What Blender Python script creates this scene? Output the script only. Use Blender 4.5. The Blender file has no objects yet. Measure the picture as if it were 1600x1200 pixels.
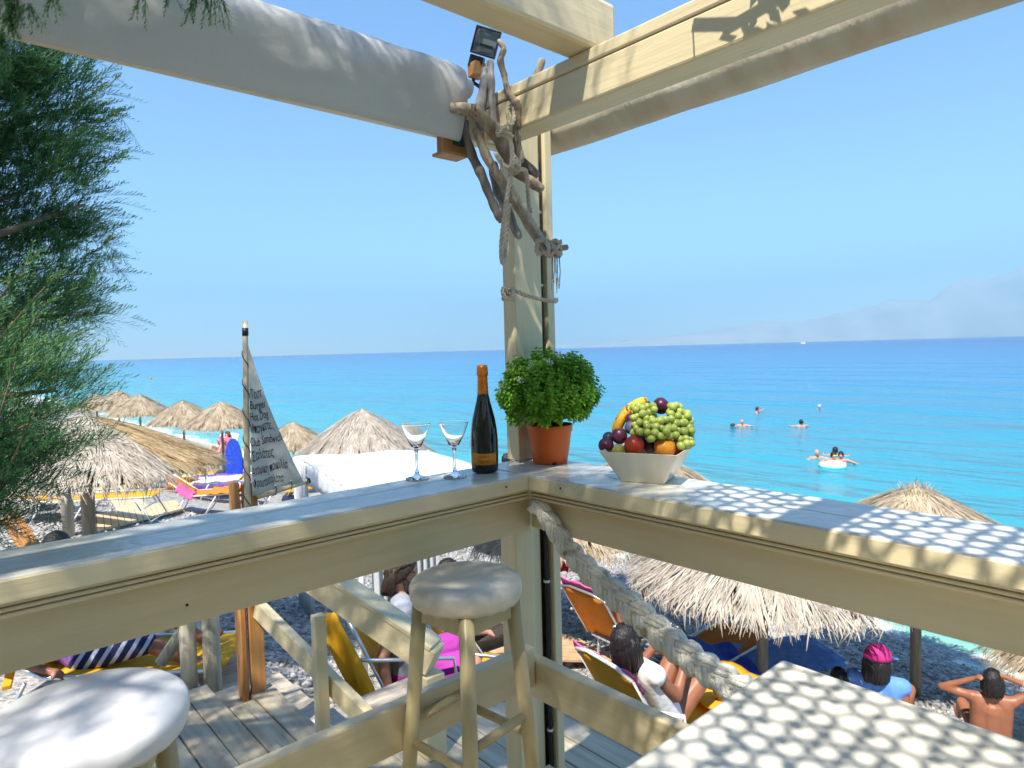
import bpy, bmesh, math, random
import numpy as np
from mathutils import Vector, Matrix, Euler
random.seed(7)
SC = bpy.context.scene
COL = SC.collection
R_ = math.radians

# ------------------------------------------------------------------ camera
FPX = 1042.0                                   # focal length in pixels of a 1600 px wide frame
_th, _p, _r = R_(48.4), R_(2.97), R_(1.5)
_D = Vector((math.cos(_th), math.sin(_th), 0)); _R0 = Vector((math.sin(_th), -math.cos(_th), 0)); _Z = Vector((0, 0, 1))
CF = _D*math.cos(_p) - _Z*math.sin(_p); _U0 = _Z*math.cos(_p) + _D*math.sin(_p)
CR = _R0*math.cos(_r) - _U0*math.sin(_r); CU = _U0*math.cos(_r) + _R0*math.sin(_r)
CAM = Vector((-1.288, -1.389, 1.41))
cd = bpy.data.cameras.new('camera'); cam = bpy.data.objects.new('camera', cd); COL.objects.link(cam)
cd.sensor_width = 36; cd.lens = 36*FPX/1600; cd.clip_start = .02; cd.clip_end = 60000
cd.dof.use_dof = True; cd.dof.focus_distance = 2.1; cd.dof.aperture_fstop = 7.1
m = Matrix((CR, CU, -CF)).transposed().to_4x4(); m.translation = CAM; cam.matrix_world = m
SC.camera = cam
# ------------------------------------------------------------------ sky, sun, exposure
SUND = Vector((.55, .27, -1)).normalized()     # way the light travels
w = bpy.data.worlds.new('World'); SC.world = w; w.use_nodes = True
nt = w.node_tree; bg = nt.nodes['Background']
sk = nt.nodes.new('ShaderNodeTexSky'); sk.sky_type = 'NISHITA'; sk.sun_disc = False
sk.sun_elevation = math.asin(-SUND.z); sk.sun_rotation = math.atan2(-SUND.x, -SUND.y)
sk.altitude = 0; sk.air_density = 1.0; sk.dust_density = 0.0; sk.ozone_density = 9.0
nt.links.new(sk.outputs[0], bg.inputs[0]); bg.inputs[1].default_value = 0.135
sl = bpy.data.lights.new('sun', 'SUN'); sl.energy = 5.0; sl.angle = R_(.53); sl.color = (1, .95, .86)
so = bpy.data.objects.new('sun', sl); COL.objects.link(so); so.location = (-5, -3, 12)
so.rotation_euler = SUND.to_track_quat('-Z', 'Y').to_euler()
SC.view_settings.view_transform = 'Standard'; SC.view_settings.look = 'None'
SC.view_settings.exposure = 1.0; SC.view_settings.gamma = 1
SC.render.engine = 'CYCLES'
SC.cycles.use_denoising = True; SC.cycles.max_bounces = 8; SC.cycles.transparent_max_bounces = 12
SC.cycles.volume_bounces = 0; SC.cycles.caustics_reflective = False; SC.cycles.caustics_refractive = False
SC.cycles.use_adaptive_sampling = True; SC.cycles.adaptive_threshold = .015

# ------------------------------------------------------------------ where a point of the place lies
def V(*a): return Vector(a)
def ray(x, y): return CF + CR*((x-800)/FPX) - CU*((y-600)/FPX)
def at(x, y, d): return CAM + ray(x, y)*d
def atz(x, y, z): d = ray(x, y); return CAM + d*((z-CAM.z)/d.z)
def aty(x, y, Y): d = ray(x, y); return CAM + d*((Y-CAM.y)/d.y)
GX, GZ = [-30, -6, .3, 4, 7, 8.5, 14, 40, 400], [-.6, -.9, -1., -2.05, -2.45, -2.6, -3.3, -6, -12]
def g(x, y=0): return float(np.interp(x, GX, GZ))
def hit(x, y, dz=0):
    d = ray(x, y); t = .5
    while t < 80:
        q = CAM + d*t
        if q.z < g(q.x) + dz: return q
        t += .01
    return q
SEA = -2.6

# ------------------------------------------------------------------ materials
MATS = {}
def lin(c): return tuple(c) + (1,) if len(c) == 3 else tuple(c)
def mat(n, c1, c2=None, rough=.6, scale=8, stretch=(1, 1, 1), bump=0, bscale=None, metal=0, island=0, trans=0,
        ior=1.45, sss=0, detail=5, spec=.5, transl=0, lo=.35, hi=.65, c3=None, sc3=30, t3=.62, coat=0):
    if n in MATS: return MATS[n]
    m = bpy.data.materials.new(n); m.use_nodes = True; t = m.node_tree; N = t.nodes; L = t.links
    b = N['Principled BSDF']; b.inputs['Roughness'].default_value = rough; b.inputs['Metallic'].default_value = metal
    b.inputs['IOR'].default_value = ior; b.inputs['Transmission Weight'].default_value = trans
    b.inputs['Specular IOR Level'].default_value = spec; b.inputs['Coat Weight'].default_value = coat
    if sss: b.inputs['Subsurface Weight'].default_value = sss; b.inputs['Subsurface Radius'].default_value = (.02, .01, .006)
    b.inputs['Base Color'].default_value = lin(c1)
    tc = N.new('ShaderNodeTexCoord'); mp = N.new('ShaderNodeMapping'); mp.inputs['Scale'].default_value = stretch
    L.new(tc.outputs['Object'], mp.inputs[0]); col = None
    if c2 is not None:
        no = N.new('ShaderNodeTexNoise'); no.inputs['Scale'].default_value = scale; no.inputs['Detail'].default_value = detail
        L.new(mp.outputs[0], no.inputs[0])
        rp = N.new('ShaderNodeValToRGB'); rp.color_ramp.elements[0].position = lo; rp.color_ramp.elements[1].position = hi
        rp.color_ramp.elements[0].color = lin(c1); rp.color_ramp.elements[1].color = lin(c2)
        L.new(no.outputs[0], rp.inputs[0]); col = rp.outputs[0]
    if c3 is not None:
        n3 = N.new('ShaderNodeTexNoise'); n3.inputs['Scale'].default_value = sc3; n3.inputs['Detail'].default_value = 7
        L.new(mp.outputs[0], n3.inputs[0])
        r3 = N.new('ShaderNodeValToRGB'); r3.color_ramp.elements[0].position = t3; r3.color_ramp.elements[1].position = t3+.06
        L.new(n3.outputs[0], r3.inputs[0]); mx = N.new('ShaderNodeMixRGB'); L.new(r3.outputs[0], mx.inputs[0])
        if col: L.new(col, mx.inputs[1])
        else: mx.inputs[1].default_value = lin(c1)
        mx.inputs[2].default_value = lin(c3); col = mx.outputs[0]
    if island:
        ge = N.new('ShaderNodeNewGeometry'); hs = N.new('ShaderNodeHueSaturation'); ma = N.new('ShaderNodeMapRange')
        ma.inputs[3].default_value = 1-island; ma.inputs[4].default_value = 1+island
        L.new(ge.outputs['Random Per Island'], ma.inputs[0]); L.new(ma.outputs[0], hs.inputs['Value'])
        if col: L.new(col, hs.inputs['Color'])
        else: hs.inputs['Color'].default_value = lin(c1)
        col = hs.outputs[0]
    if col: L.new(col, b.inputs['Base Color'])
    if bump:
        nb = N.new('ShaderNodeTexNoise'); nb.inputs['Scale'].default_value = bscale or scale*3; nb.inputs['Detail'].default_value = 6
        L.new(mp.outputs[0], nb.inputs[0]); bp = N.new('ShaderNodeBump'); bp.inputs['Strength'].default_value = bump
        bp.inputs['Distance'].default_value = .01
        L.new(nb.outputs[0], bp.inputs['Height']); L.new(bp.outputs[0], b.inputs['Normal'])
    if transl:
        tr = N.new('ShaderNodeBsdfTranslucent'); ms = N.new('ShaderNodeMixShader'); ms.inputs[0].default_value = transl
        if col: L.new(col, tr.inputs[0])
        else: tr.inputs[0].default_value = lin(c1)
        L.new(b.outputs[0], ms.inputs[1]); L.new(tr.outputs[0], ms.inputs[2])
        L.new(ms.outputs[0], N['Material Output'].inputs[0])
    MATS[n] = m; return m

CREAM, CREAM2 = (.71, .595, .365), (.665, .55, .33)
def cream(ax):
    s = [22, 22, 22]; s['xyz'.index(ax)] = 1.6
    return mat('cream_paint_'+ax, CREAM, CREAM2, rough=.38, scale=1.4, stretch=s, bump=.16, bscale=3.2, c3=(.44, .36, .22), sc3=2.6, t3=.715)
M_cr_x, M_cr_y, M_cr_z = cream('x'), cream('y'), cream('z')
M_top = mat('worn_counter_paint', (.56, .53, .45), (.66, .63, .53), rough=.25, scale=1.2, stretch=(14, 14, 14), bump=.3, bscale=2.5, c3=(.36, .31, .22), sc3=1.6, t3=.70)
M_tab = mat('table_paint', (.70, .67, .57), (.63, .60, .50), rough=.4, scale=3, bump=.12, bscale=30)
M_deck = mat('weathered_deck_board', (.42, .345, .235), (.56, .49, .355), rough=.7, scale=1.3, stretch=(20, 1.6, 20), bump=.5, bscale=3, c3=(.28, .25, .18), sc3=1.8, t3=.66)
M_greyplank = mat('grey_plank', (.40, .33, .25), (.56, .48, .38), rough=.8, scale=1.5, stretch=(2, 22, 22), bump=.5, bscale=3)
M_orplank = mat('orange_plank', (.55, .30, .14), (.68, .48, .29), rough=.7, scale=1.5, stretch=(2, 18, 18), bump=.4, bscale=3, island=.12)
M_pine = mat('stained_pine', (.42, .17, .045), (.56, .27, .085), rough=.5, scale=1.5, stretch=(26, 26, 1.5), bump=.2, bscale=3)
M_grypost = mat('grey_round_wood', (.34, .30, .22), (.50, .45, .34), rough=.8, scale=1.5, stretch=(24, 24, 1.6), bump=.5, bscale=3)
M_drift = mat('driftwood_grey_brown', (.25, .18, .115), (.47, .38, .27), rough=.85, scale=2, stretch=(14, 14, 6), bump=.9, bscale=5, c3=(.12, .085, .055), sc3=6, t3=.62)
M_driftg = mat('driftwood_silver', (.23, .21, .19), (.42, .40, .37), rough=.85, scale=2, stretch=(18, 18, 4), bump=.9, bscale=5)
M_driftd = mat('driftwood_dark', (.13, .11, .09), (.26, .225, .18), rough=.85, scale=2, stretch=(18, 18, 4), bump=.9, bscale=5)
M_rope = mat('hemp_rope', (.48, .41, .30), (.62, .55, .42), rough=.9, scale=40, bump=.6, bscale=220)
M_rope2 = mat('thick_mooring_rope', (.70, .67, .58), (.84, .82, .75), rough=.9, scale=18, bump=.7, bscale=160, c3=(.38, .33, .24), sc3=14, t3=.64)
M_vinyl = mat('white_vinyl', (.86, .86, .85), (.80, .79, .76), rough=.3, scale=2, transl=.5, bump=.3, bscale=22)
M_vinyl2 = mat('stained_canvas', (.68, .60, .46), (.56, .47, .33), rough=.6, scale=6, stretch=(1, 2.2, 1), bump=.3, bscale=40, c3=(.34, .23, .12), sc3=16, t3=.72)
M_white = mat('white_cloth', (.80, .80, .80), (.74, .74, .75), rough=.8, scale=4, transl=.15, bump=.2, bscale=18)
M_plastic = mat('pale_plastic', (.68, .70, .70), None, rough=.35)
M_black = mat('black_rubber', (.012, .012, .013), None, rough=.5)
M_blackm = mat('black_metal', (.015, .015, .017), (.03, .03, .03), rough=.4, scale=20)
M_glass = mat('clear_glass', (1, 1, 1), None, rough=.0, trans=1, ior=1.46)
M_reflect = mat('lamp_reflector', (.75, .78, .8), None, rough=.25, metal=.9)
M_bottle = mat('dark_bottle_glass', (.006, .008, .005), None, rough=.06, spec=.6, coat=.3)
M_foil = mat('orange_foil', (.62, .20, .015), (.45, .12, .01), rough=.33, scale=60, metal=.35, bump=.3, bscale=120)
M_label = mat('orange_label', (.72, .27, .01), (.66, .23, .012), rough=.5, scale=30)
M_ink = mat('dark_red_ink', (.22, .03, .01), None, rough=.6)
M_pen = mat('black_marker', (.02, .02, .03), None, rough=.7)
M_terra = mat('terracotta_plastic', (.74, .135, .012), (.66, .11, .01), rough=.42, scale=6, bump=.05, bscale=60)
M_soil = mat('soil', (.05, .03, .02), None, rough=.95)
M_basil = mat('basil_leaf', (.20, .43, .03), (.40, .68, .09), rough=.45, scale=9, island=.42, transl=.4)
M_flower = mat('small_white_flower', (.70, .74, .62), (.5, .6, .35), rough=.7, scale=40)
M_bowl = mat('cream_ceramic', (.80, .75, .62), (.76, .70, .56), rough=.18, scale=5)
M_plum = mat('plum_skin', (.03, .006, .018), (.10, .02, .05), rough=.35, scale=14, bump=.05, spec=.5)
M_plumb = mat('plum_blue_bloom', (.03, .03, .075), (.11, .11, .19), rough=.5, scale=14)
M_nect = mat('nectarine_skin', (.30, .012, .008), (.50, .08, .02), rough=.35, scale=12, lo=.4, hi=.8)
M_peach = mat('yellow_peach', (.74, .36, .02), (.70, .22, .03), rough=.45, scale=9, sss=.1)
M_banana = mat('banana_skin', (.78, .44, .02), (.72, .38, .02), rough=.5, scale=12, c3=(.09, .035, .01), sc3=70, t3=.60)
M_grape = mat('green_grape', (.27, .34, .06), (.36, .42, .10), rough=.2, scale=30, sss=.5, island=.18)
M_lime = mat('green_pear', (.30, .32, .04), None, rough=.4)
M_stem = mat('brown_stem', (.11, .07, .03), None, rough=.8)
M_seat = mat('white_stool_vinyl', (.78, .78, .79), (.73, .73, .74), rough=.32, scale=6, bump=.16, bscale=16)
M_seat2 = mat('worn_cream_vinyl', (.72, .67, .55), (.60, .55, .43), rough=.34, scale=9, bump=.3, bscale=34)
M_stool = mat('stool_cream_paint', (.55, .45, .235), (.48, .385, .195), rough=.33, scale=5, stretch=(6, 6, 1.4), bump=.12, bscale=12)
M_alu = mat('aluminium_tube', (.68, .69, .70), None, rough=.3, metal=.85)
M_whitem = mat('white_tube', (.78, .78, .76), None, rough=.35)
M_yel = mat('yellow_sling', (.80, .42, .015), (.74, .37, .012), rough=.75, scale=6, bump=.15, bscale=60, transl=.15)
M_ora = mat('orange_sling', (.74, .26, .015), (.68, .22, .012), rough=.75, scale=6, bump=.15, bscale=60, transl=.15)
M_redc = mat('crimson_towel', (.52, .015, .06), (.40, .01, .03), rough=.9, scale=25, bump=.4, bscale=120)
M_pinkt = mat('pink_towel', (.72, .14, .34), (.64, .10, .28), rough=.9, scale=25, bump=.4, bscale=120)
M_blue = mat('blue_towel', (.012, .05, .42), (.02, .09, .56), rough=.85, scale=16, bump=.4, bscale=100)
M_lblue = mat('light_blue_towel', (.10, .24, .62), (.16, .34, .72), rough=.85, scale=16, bump=.4, bscale=100)
M_purp = mat('violet_patterned_towel', (.08, .06, .36), (.36, .12, .42), rough=.9, scale=30, bump=.3, bscale=100, c3=(.06, .2, .6), sc3=22, t3=.55)
M_lime_t = mat('lime_towel', (.55, .62, .06), None, rough=.9, bump=.3, bscale=90)
M_gtable = mat('grey_slat', (.42, .44, .44), (.5, .52, .52), rough=.7, scale=8)
M_straw = mat('straw_thatch', (.40, .31, .20), (.58, .48, .34), rough=.9, scale=6, island=.24, transl=.12)
M_strawg = mat('bleached_thatch', (.41, .35, .275), (.57, .50, .41), rough=.9, scale=6, island=.24, transl=.12)
M_strawo = mat('golden_thatch', (.50, .34, .16), (.62, .47, .26), rough=.9, scale=6, island=.2, transl=.12)
M_strawu = mat('thatch_underlayer', (.20, .15, .09), (.34, .27, .18), rough=.95, scale=30, bump=.6, bscale=60)
M_pole = mat('umbrella_pole', (.26, .21, .15), (.40, .34, .26), rough=.8, scale=2, stretch=(14, 14, 2), bump=.4)
M_mat = mat('straw_mat', (.62, .47, .27), (.70, .56, .35), rough=.9, scale=5, stretch=(1, 1, 1), bump=.4, bscale=120)
M_tama = mat('tamarisk_needle', (.055, .150, .050), (.15, .29, .09), rough=.6, scale=.9, island=.4, transl=.28, lo=.4, hi=.6)
M_bark = mat('tamarisk_twig', (.16, .085, .05), (.28, .17, .10), rough=.8, scale=8, bump=.4)
M_skin = mat('tanned_skin', (.42, .20, .115), (.48, .24, .145), rough=.5, scale=8, sss=.08)
M_skin2 = mat('sunburnt_skin', (.56, .25, .16), (.62, .30, .20), rough=.5, scale=8, sss=.08)
M_skin3 = mat('deep_tan_skin', (.27, .10, .05), (.33, .13, .065), rough=.45, scale=8, sss=.06)
M_hair = mat('dark_brown_hair', (.018, .010, .007), (.05, .03, .018), rough=.5, scale=9, stretch=(30, 30, 4), bump=.9, bscale=4)
M_hair2 = mat('black_hair', (.008, .006, .006), (.02, .014, .012), rough=.45, scale=9, stretch=(20, 20, 5), bump=.9, bscale=4)
M_tee = mat('grey_tee', (.36, .37, .43), (.31, .32, .38), rough=.9, scale=6, bump=.8, bscale=22)
M_magenta = mat('magenta_shorts', (.40, .04, .32), (.33, .03, .27), rough=.85, scale=6, bump=.6, bscale=26)
M_navy = mat('navy_cloth', (.012, .016, .05), (.02, .028, .08), rough=.85, scale=8, bump=.5, bscale=30)
M_cap = mat('pink_cap', (.58, .03, .20), (.5, .02, .16), rough=.8, scale=10)
M_whitec = mat('white_garment', (.75, .74, .74), None, rough=.85, bump=.5, bscale=30)
M_pinkc = mat('pink_swimsuit', (.66, .12, .20), None, rough=.8)
M_lens = mat('dark_lens', (.01, .012, .03), None, rough=.08)

# ------------------------------------------------------------------ mesh building
ORG = {}
class MB:
    def __init__(s): s.v = []; s.f = []
    def add(s, vs, fs):
        k = len(s.v); s.v += [Vector(a) for a in vs]; s.f += [tuple(i+k for i in f) for f in fs]; return s
    def box(s, x0, x1, y0, y1, z0, z1):
        return s.add([(x0,y0,z0),(x1,y0,z0),(x1,y1,z0),(x0,y1,z0),(x0,y0,z1),(x1,y0,z1),(x1,y1,z1),(x0,y1,z1)],
                     [(3,2,1,0),(4,5,6,7),(0,1,5,4),(1,2,6,5),(2,3,7,6),(3,0,4,7)])
    def bar(s, p, q, w, h, up=(0,0,1)):
        p, q = Vector(p), Vector(q); d = (q-p).normalized(); u = Vector(up); sx = d.cross(u)
        if sx.length < 1e-4: sx = d.cross(Vector((1,0,0)))
        sx.normalize(); u = sx.cross(d).normalized(); a = sx*(w/2); b = u*(h/2)
        return s.add([p-a-b,p+a-b,p+a+b,p-a+b,q-a-b,q+a-b,q+a+b,q-a+b],
                     [(0,1,2,3),(7,6,5,4),(1,0,4,5),(2,1,5,6),(3,2,6,7),(0,3,7,4)])
    def tube(s, path, r, n=8, caps=True, flat=1.0, jit=0, rnd=random):
        P = [Vector(a) for a in path]; k = len(P)
        if not isinstance(r, (list, tuple)): r = [r]*k
        ref = None; rings = []
        for i in range(k):
            d = (P[min(i+1, k-1)]-P[max(i-1, 0)]).normalized()
            if ref is None:
                ref = Vector((0,0,1)) if abs(d.z) < .9 else Vector((1,0,0))
            ref = (ref - d*ref.dot(d))
            if ref.length < 1e-5: ref = d.orthogonal()
            ref.normalize(); sd = d.cross(ref)
            rings.append([P[i]+(ref*math.cos(2*math.pi*j/n)*flat+sd*math.sin(2*math.pi*j/n))*r[i]*(1+(rnd.uniform(-jit, jit) if jit else 0)) for j in range(n)])
        vs = [a for rg in rings for a in rg]; fs = []
        for i in range(k-1):
            for j in range(n):
                fs.append((i*n+j, i*n+(j+1)%n, (i+1)*n+(j+1)%n, (i+1)*n+j))
        if caps: fs.append(tuple(range(n-1, -1, -1))); fs.append(tuple((k-1)*n+j for j in range(n)))
        return s.add(vs, fs)
    def lathe(s, prof, c, n=32, caps=True):
        c = Vector(c); k = len(prof); vs = []; fs = []
        for r, z in prof:
            for j in range(n):
                a = 2*math.pi*j/n; vs.append(c+V(r*math.cos(a), r*math.sin(a), z))
        for i in range(k-1):
            for j in range(n):
                fs.append((i*n+j, i*n+(j+1)%n, (i+1)*n+(j+1)%n, (i+1)*n+j))
        if caps: fs.append(tuple(range(n-1, -1, -1))); fs.append(tuple((k-1)*n+j for j in range(n)))
        return s.add(vs, fs)
    def ell(s, c, r, rot=None, nu=14, nv=9):
        c = Vector(c); r = (r,)*3 if not isinstance(r, (tuple, list)) else r
        vs = [V(0,0,r[2])]; fs = []
        for i in range(1, nv):
            a = math.pi*i/nv
            for j in range(nu):
                b = 2*math.pi*j/nu; vs.append(V(r[0]*math.sin(a)*math.cos(b), r[1]*math.sin(a)*math.sin(b), r[2]*math.cos(a)))
        vs.append(V(0,0,-r[2]))
        if rot is not None: vs = [rot @ q for q in vs]
        for j in range(nu): fs.append((0, 1+j, 1+(j+1)%nu))
        for i in range(nv-2):
            for j in range(nu):
                a0 = 1+i*nu; fs.append((a0+j, a0+nu+j, a0+nu+(j+1)%nu, a0+(j+1)%nu))
        e = len(vs)-1; a0 = 1+(nv-2)*nu
        for j in range(nu): fs.append((a0+j, e, a0+(j+1)%nu))
        return s.add([c+q for q in vs], fs)
    def cap(s, a, b, ra, rb, n=10):                    # tapered limb with round ends
        a, b = Vector(a), Vector(b)
        s.tube([a, b], [ra, rb], n); s.ell(a, ra, nu=n, nv=6); return s.ell(b, rb, nu=n, nv=6)
    def sheet(s, grid, thick=0):                       # grid[i][j] of points; optional thickness along -z of the sheet normal
        a, b = len(grid), len(grid[0]); vs = [q for row in grid for q in row]
        fs = [(i*b+j, i*b+j+1, (i+1)*b+j+1, (i+1)*b+j) for i in range(a-1) for j in range(b-1)]
        s.add(vs, fs); return s
    def build(s, name, m, parent=None, smooth=False, bevel=0, kind=None, solid=0, sub=0):
        o0 = ORG.get(parent.name, V(0,0,0)) if parent else V(0,0,0)
        me = bpy.data.meshes.new(name); me.from_pydata([q-o0 for q in s.v], [], s.f); me.update()
        me.materials.append(m); o = bpy.data.objects.new(name, me); COL.objects.link(o)
        if smooth:
            me.polygons.foreach_set('use_smooth', [True]*len(me.polygons))
        if parent: o.parent = parent; ORG[o.name] = o0
        if solid: md = o.modifiers.new('t', 'SOLIDIFY'); md.thickness = solid; md.offset = 0
        if sub: md = o.modifiers.new('s', 'SUBSURF'); md.levels = md.render_levels = sub
        if bevel:
            md = o.modifiers.new('b', 'BEVEL'); md.width = bevel; md.segments = 2; md.limit_method = 'ANGLE'; md.angle_limit = R_(40)
        if kind: o['kind'] = kind
        return o
def big(name, verts, faces, m, parent=None, smooth=False, kind=None):     # numpy arrays: (n,3) and (k,3|4)
    o0 = ORG.get(parent.name, V(0,0,0)) if parent else V(0,0,0)
    verts = np.asarray(verts, np.float32) - np.array(o0, np.float32); faces = np.asarray(faces, np.int32); k = faces.shape[1]
    me = bpy.data.meshes.new(name); me.vertices.add(len(verts)); me.vertices.foreach_set('co', verts.ravel())
    me.loops.add(faces.size); me.loops.foreach_set('vertex_index', faces.ravel())
    me.polygons.add(len(faces)); me.polygons.foreach_set('loop_start', np.arange(0, faces.size, k, dtype=np.int32))
    me.polygons.foreach_set('loop_total', np.full(len(faces), k, np.int32))
    if smooth: me.polygons.foreach_set('use_smooth', np.ones(len(faces), bool))
    me.update(calc_edges=True); me.validate(); me.materials.append(m)
    o = bpy.data.objects.new(name, me); COL.objects.link(o)
    if parent: o.parent = parent; ORG[o.name] = o0
    if kind: o['kind'] = kind
    return o
def thing(name, label, cat, loc, group=None):
    o = bpy.data.objects.new(name, None); COL.objects.link(o); o.location = loc; o.empty_display_size = .1
    ORG[o.name] = Vector(loc); return tag(o, label, cat, group)
def tag(o, label, cat, group=None):
    o['label'] = label; o['category'] = cat
    if group: o['group'] = group
    return o
def struct(o): o['kind'] = 'structure'; return o
def smooth_path(pts, n=6):                              # Catmull-Rom through points given as vectors
    P = [Vector(p) for p in pts]; out = []
    for i in range(len(P)-1):
        a, b, c, d = P[max(i-1,0)], P[i], P[i+1], P[min(i+2, len(P)-1)]
        for k in range(n):
            t = k/n; out.append(.5*((2*b)+(c-a)*t+(2*a-5*b+4*c-d)*t*t+(3*b-a-3*c+d)*t**3))
    out.append(P[-1]); return out
def frames(P):
    ref = None; F = []
    for i in range(len(P)):
        d = (P[min(i+1, len(P)-1)]-P[max(i-1, 0)]).normalized()
        if ref is None: ref = d.orthogonal()
        ref = (ref-d*ref.dot(d)).normalized(); F.append((ref.copy(), d.cross(ref)))
    return F
def resample(P, step):
    out = [P[0]]; acc = 0
    for i in range(len(P)-1):
        a, b = P[i], P[i+1]; L = (b-a).length
        while acc+L >= step:
            t = (step-acc)/L; a = a.lerp(b, t); out.append(a); L = (b-a).length; acc = 0
        acc += L
    out.append(P[-1]); return out
def rope_mb(mb, pts, r, pitch=None, strands=3):
    P = resample(smooth_path(pts, 8), r*.7); F = frames(P); pitch = pitch or r*7; s = 0
    for k in range(strands):
        path = []; s = 0
        for i, p in enumerate(P):
            if i: s += (P[i]-P[i-1]).length
            a = 2*math.pi*(s/pitch+k/strands); u, v = F[i]; path.append(p+(u*math.cos(a)+v*math.sin(a))*r*.5)
        mb.tube(path, r*.56, 6)
    return mb

# ------------------------------------------------------------------ beach, sea, mountains, air
def wobble(x, y): return .05*math.sin(x*1.3+y*.7)+.035*math.sin(x*2.9-y*1.7+1)
xs = list(np.arange(-30, -3, 3.)) + list(np.arange(-3, 12, .3)) + list(np.arange(12, 60, 4.)) + [80, 150, 400]
ys = list(np.arange(-60, -6, 6.)) + list(np.arange(-6, 30, .4)) + list(np.arange(30, 90, 5.)) + [120, 200, 400]
mb = MB(); mb.sheet([[V(x, y, g(x)+(wobble(x, y)*.6 if x < 8.2 else 0)) for y in ys] for x in xs])
M_beach = mat('pebble_beach', (.24, .23, .21), (.42, .40, .375), rough=.85, scale=26, bump=.8, bscale=38, c3=(.17, .165, .16), sc3=34, t3=.58)
bt = M_beach.node_tree; bv = bt.nodes.new('ShaderNodeTexVoronoi'); bv.inputs['Scale'].default_value = 24
bt.links.new(bt.nodes['Texture Coordinate'].outputs['Object'], bv.inputs[0])
bh = bt.nodes.new('ShaderNodeHueSaturation'); bm_ = bt.nodes.new('ShaderNodeMapRange'); bm_.inputs[3].default_value = .62; bm_.inputs[4].default_value = 1.45
bsep = bt.nodes.new('ShaderNodeSeparateColor'); bt.links.new(bv.outputs['Color'], bsep.inputs[0]); bt.links.new(bsep.outputs[0], bm_.inputs[0])
src = bt.nodes['Principled BSDF'].inputs['Base Color'].links[0].from_socket
bt.links.new(src, bh.inputs['Color']); bt.links.new(bm_.outputs[0], bh.inputs['Value']); bt.links.new(bh.outputs[0], bt.nodes['Principled BSDF'].inputs['Base Color'])
struct(mb.build('beach_ground', M_beach, smooth=True))

rg = np.random.default_rng(3)                            # loose pebbles lying on the near beach
n = 46000
px_ = rg.uniform(-.6, 8.4, n); py_ = rg.uniform(.6, 13, n)**1.0
s_ = rg.gamma(3., .0062, n).clip(.008, .05); pz = np.interp(px_, GX, GZ) + .6*(.05*np.sin(px_*1.3+py_*.7)+.035*np.sin(px_*2.9-py_*1.7+1)) + s_*.18
ax = s_[:, None]*rg.uniform(.7, 1.4, (n, 3))*np.array([1, 1, .55]); yaw = rg.uniform(0, 6.28, n)
octv = np.array([[1,0,0],[.1,1,.1],[-1,.1,0],[0,-1,-.1],[.1,0,1],[0,.1,-1]], float)
vv = octv[None]*ax[:, None, :]; cx = np.cos(yaw)[:, None]; sx = np.sin(yaw)[:, None]
vx = vv[..., 0]*cx-vv[..., 1]*sx+px_[:, None]; vy = vv[..., 0]*sx+vv[..., 1]*cx+py_[:, None]; vz = vv[..., 2]+pz[:, None]
of = np.array([[0,1,4],[1,2,4],[2,3,4],[3,0,4],[1,0,5],[2,1,5],[3,2,5],[0,3,5]])
fa = (of[None]+6*np.arange(n)[:, None, None]).reshape(-1, 3)
M_peb = mat('loose_pebble', (.30, .285, .265), (.46, .445, .42), rough=.8, scale=3, island=.42)
pb = big('pebbles', np.stack([vx, vy, vz], -1).reshape(-1, 3), fa, M_peb, smooth=True, kind='stuff')
tag(pb, 'loose grey and white pebbles covering the beach', 'pebbles')

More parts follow.
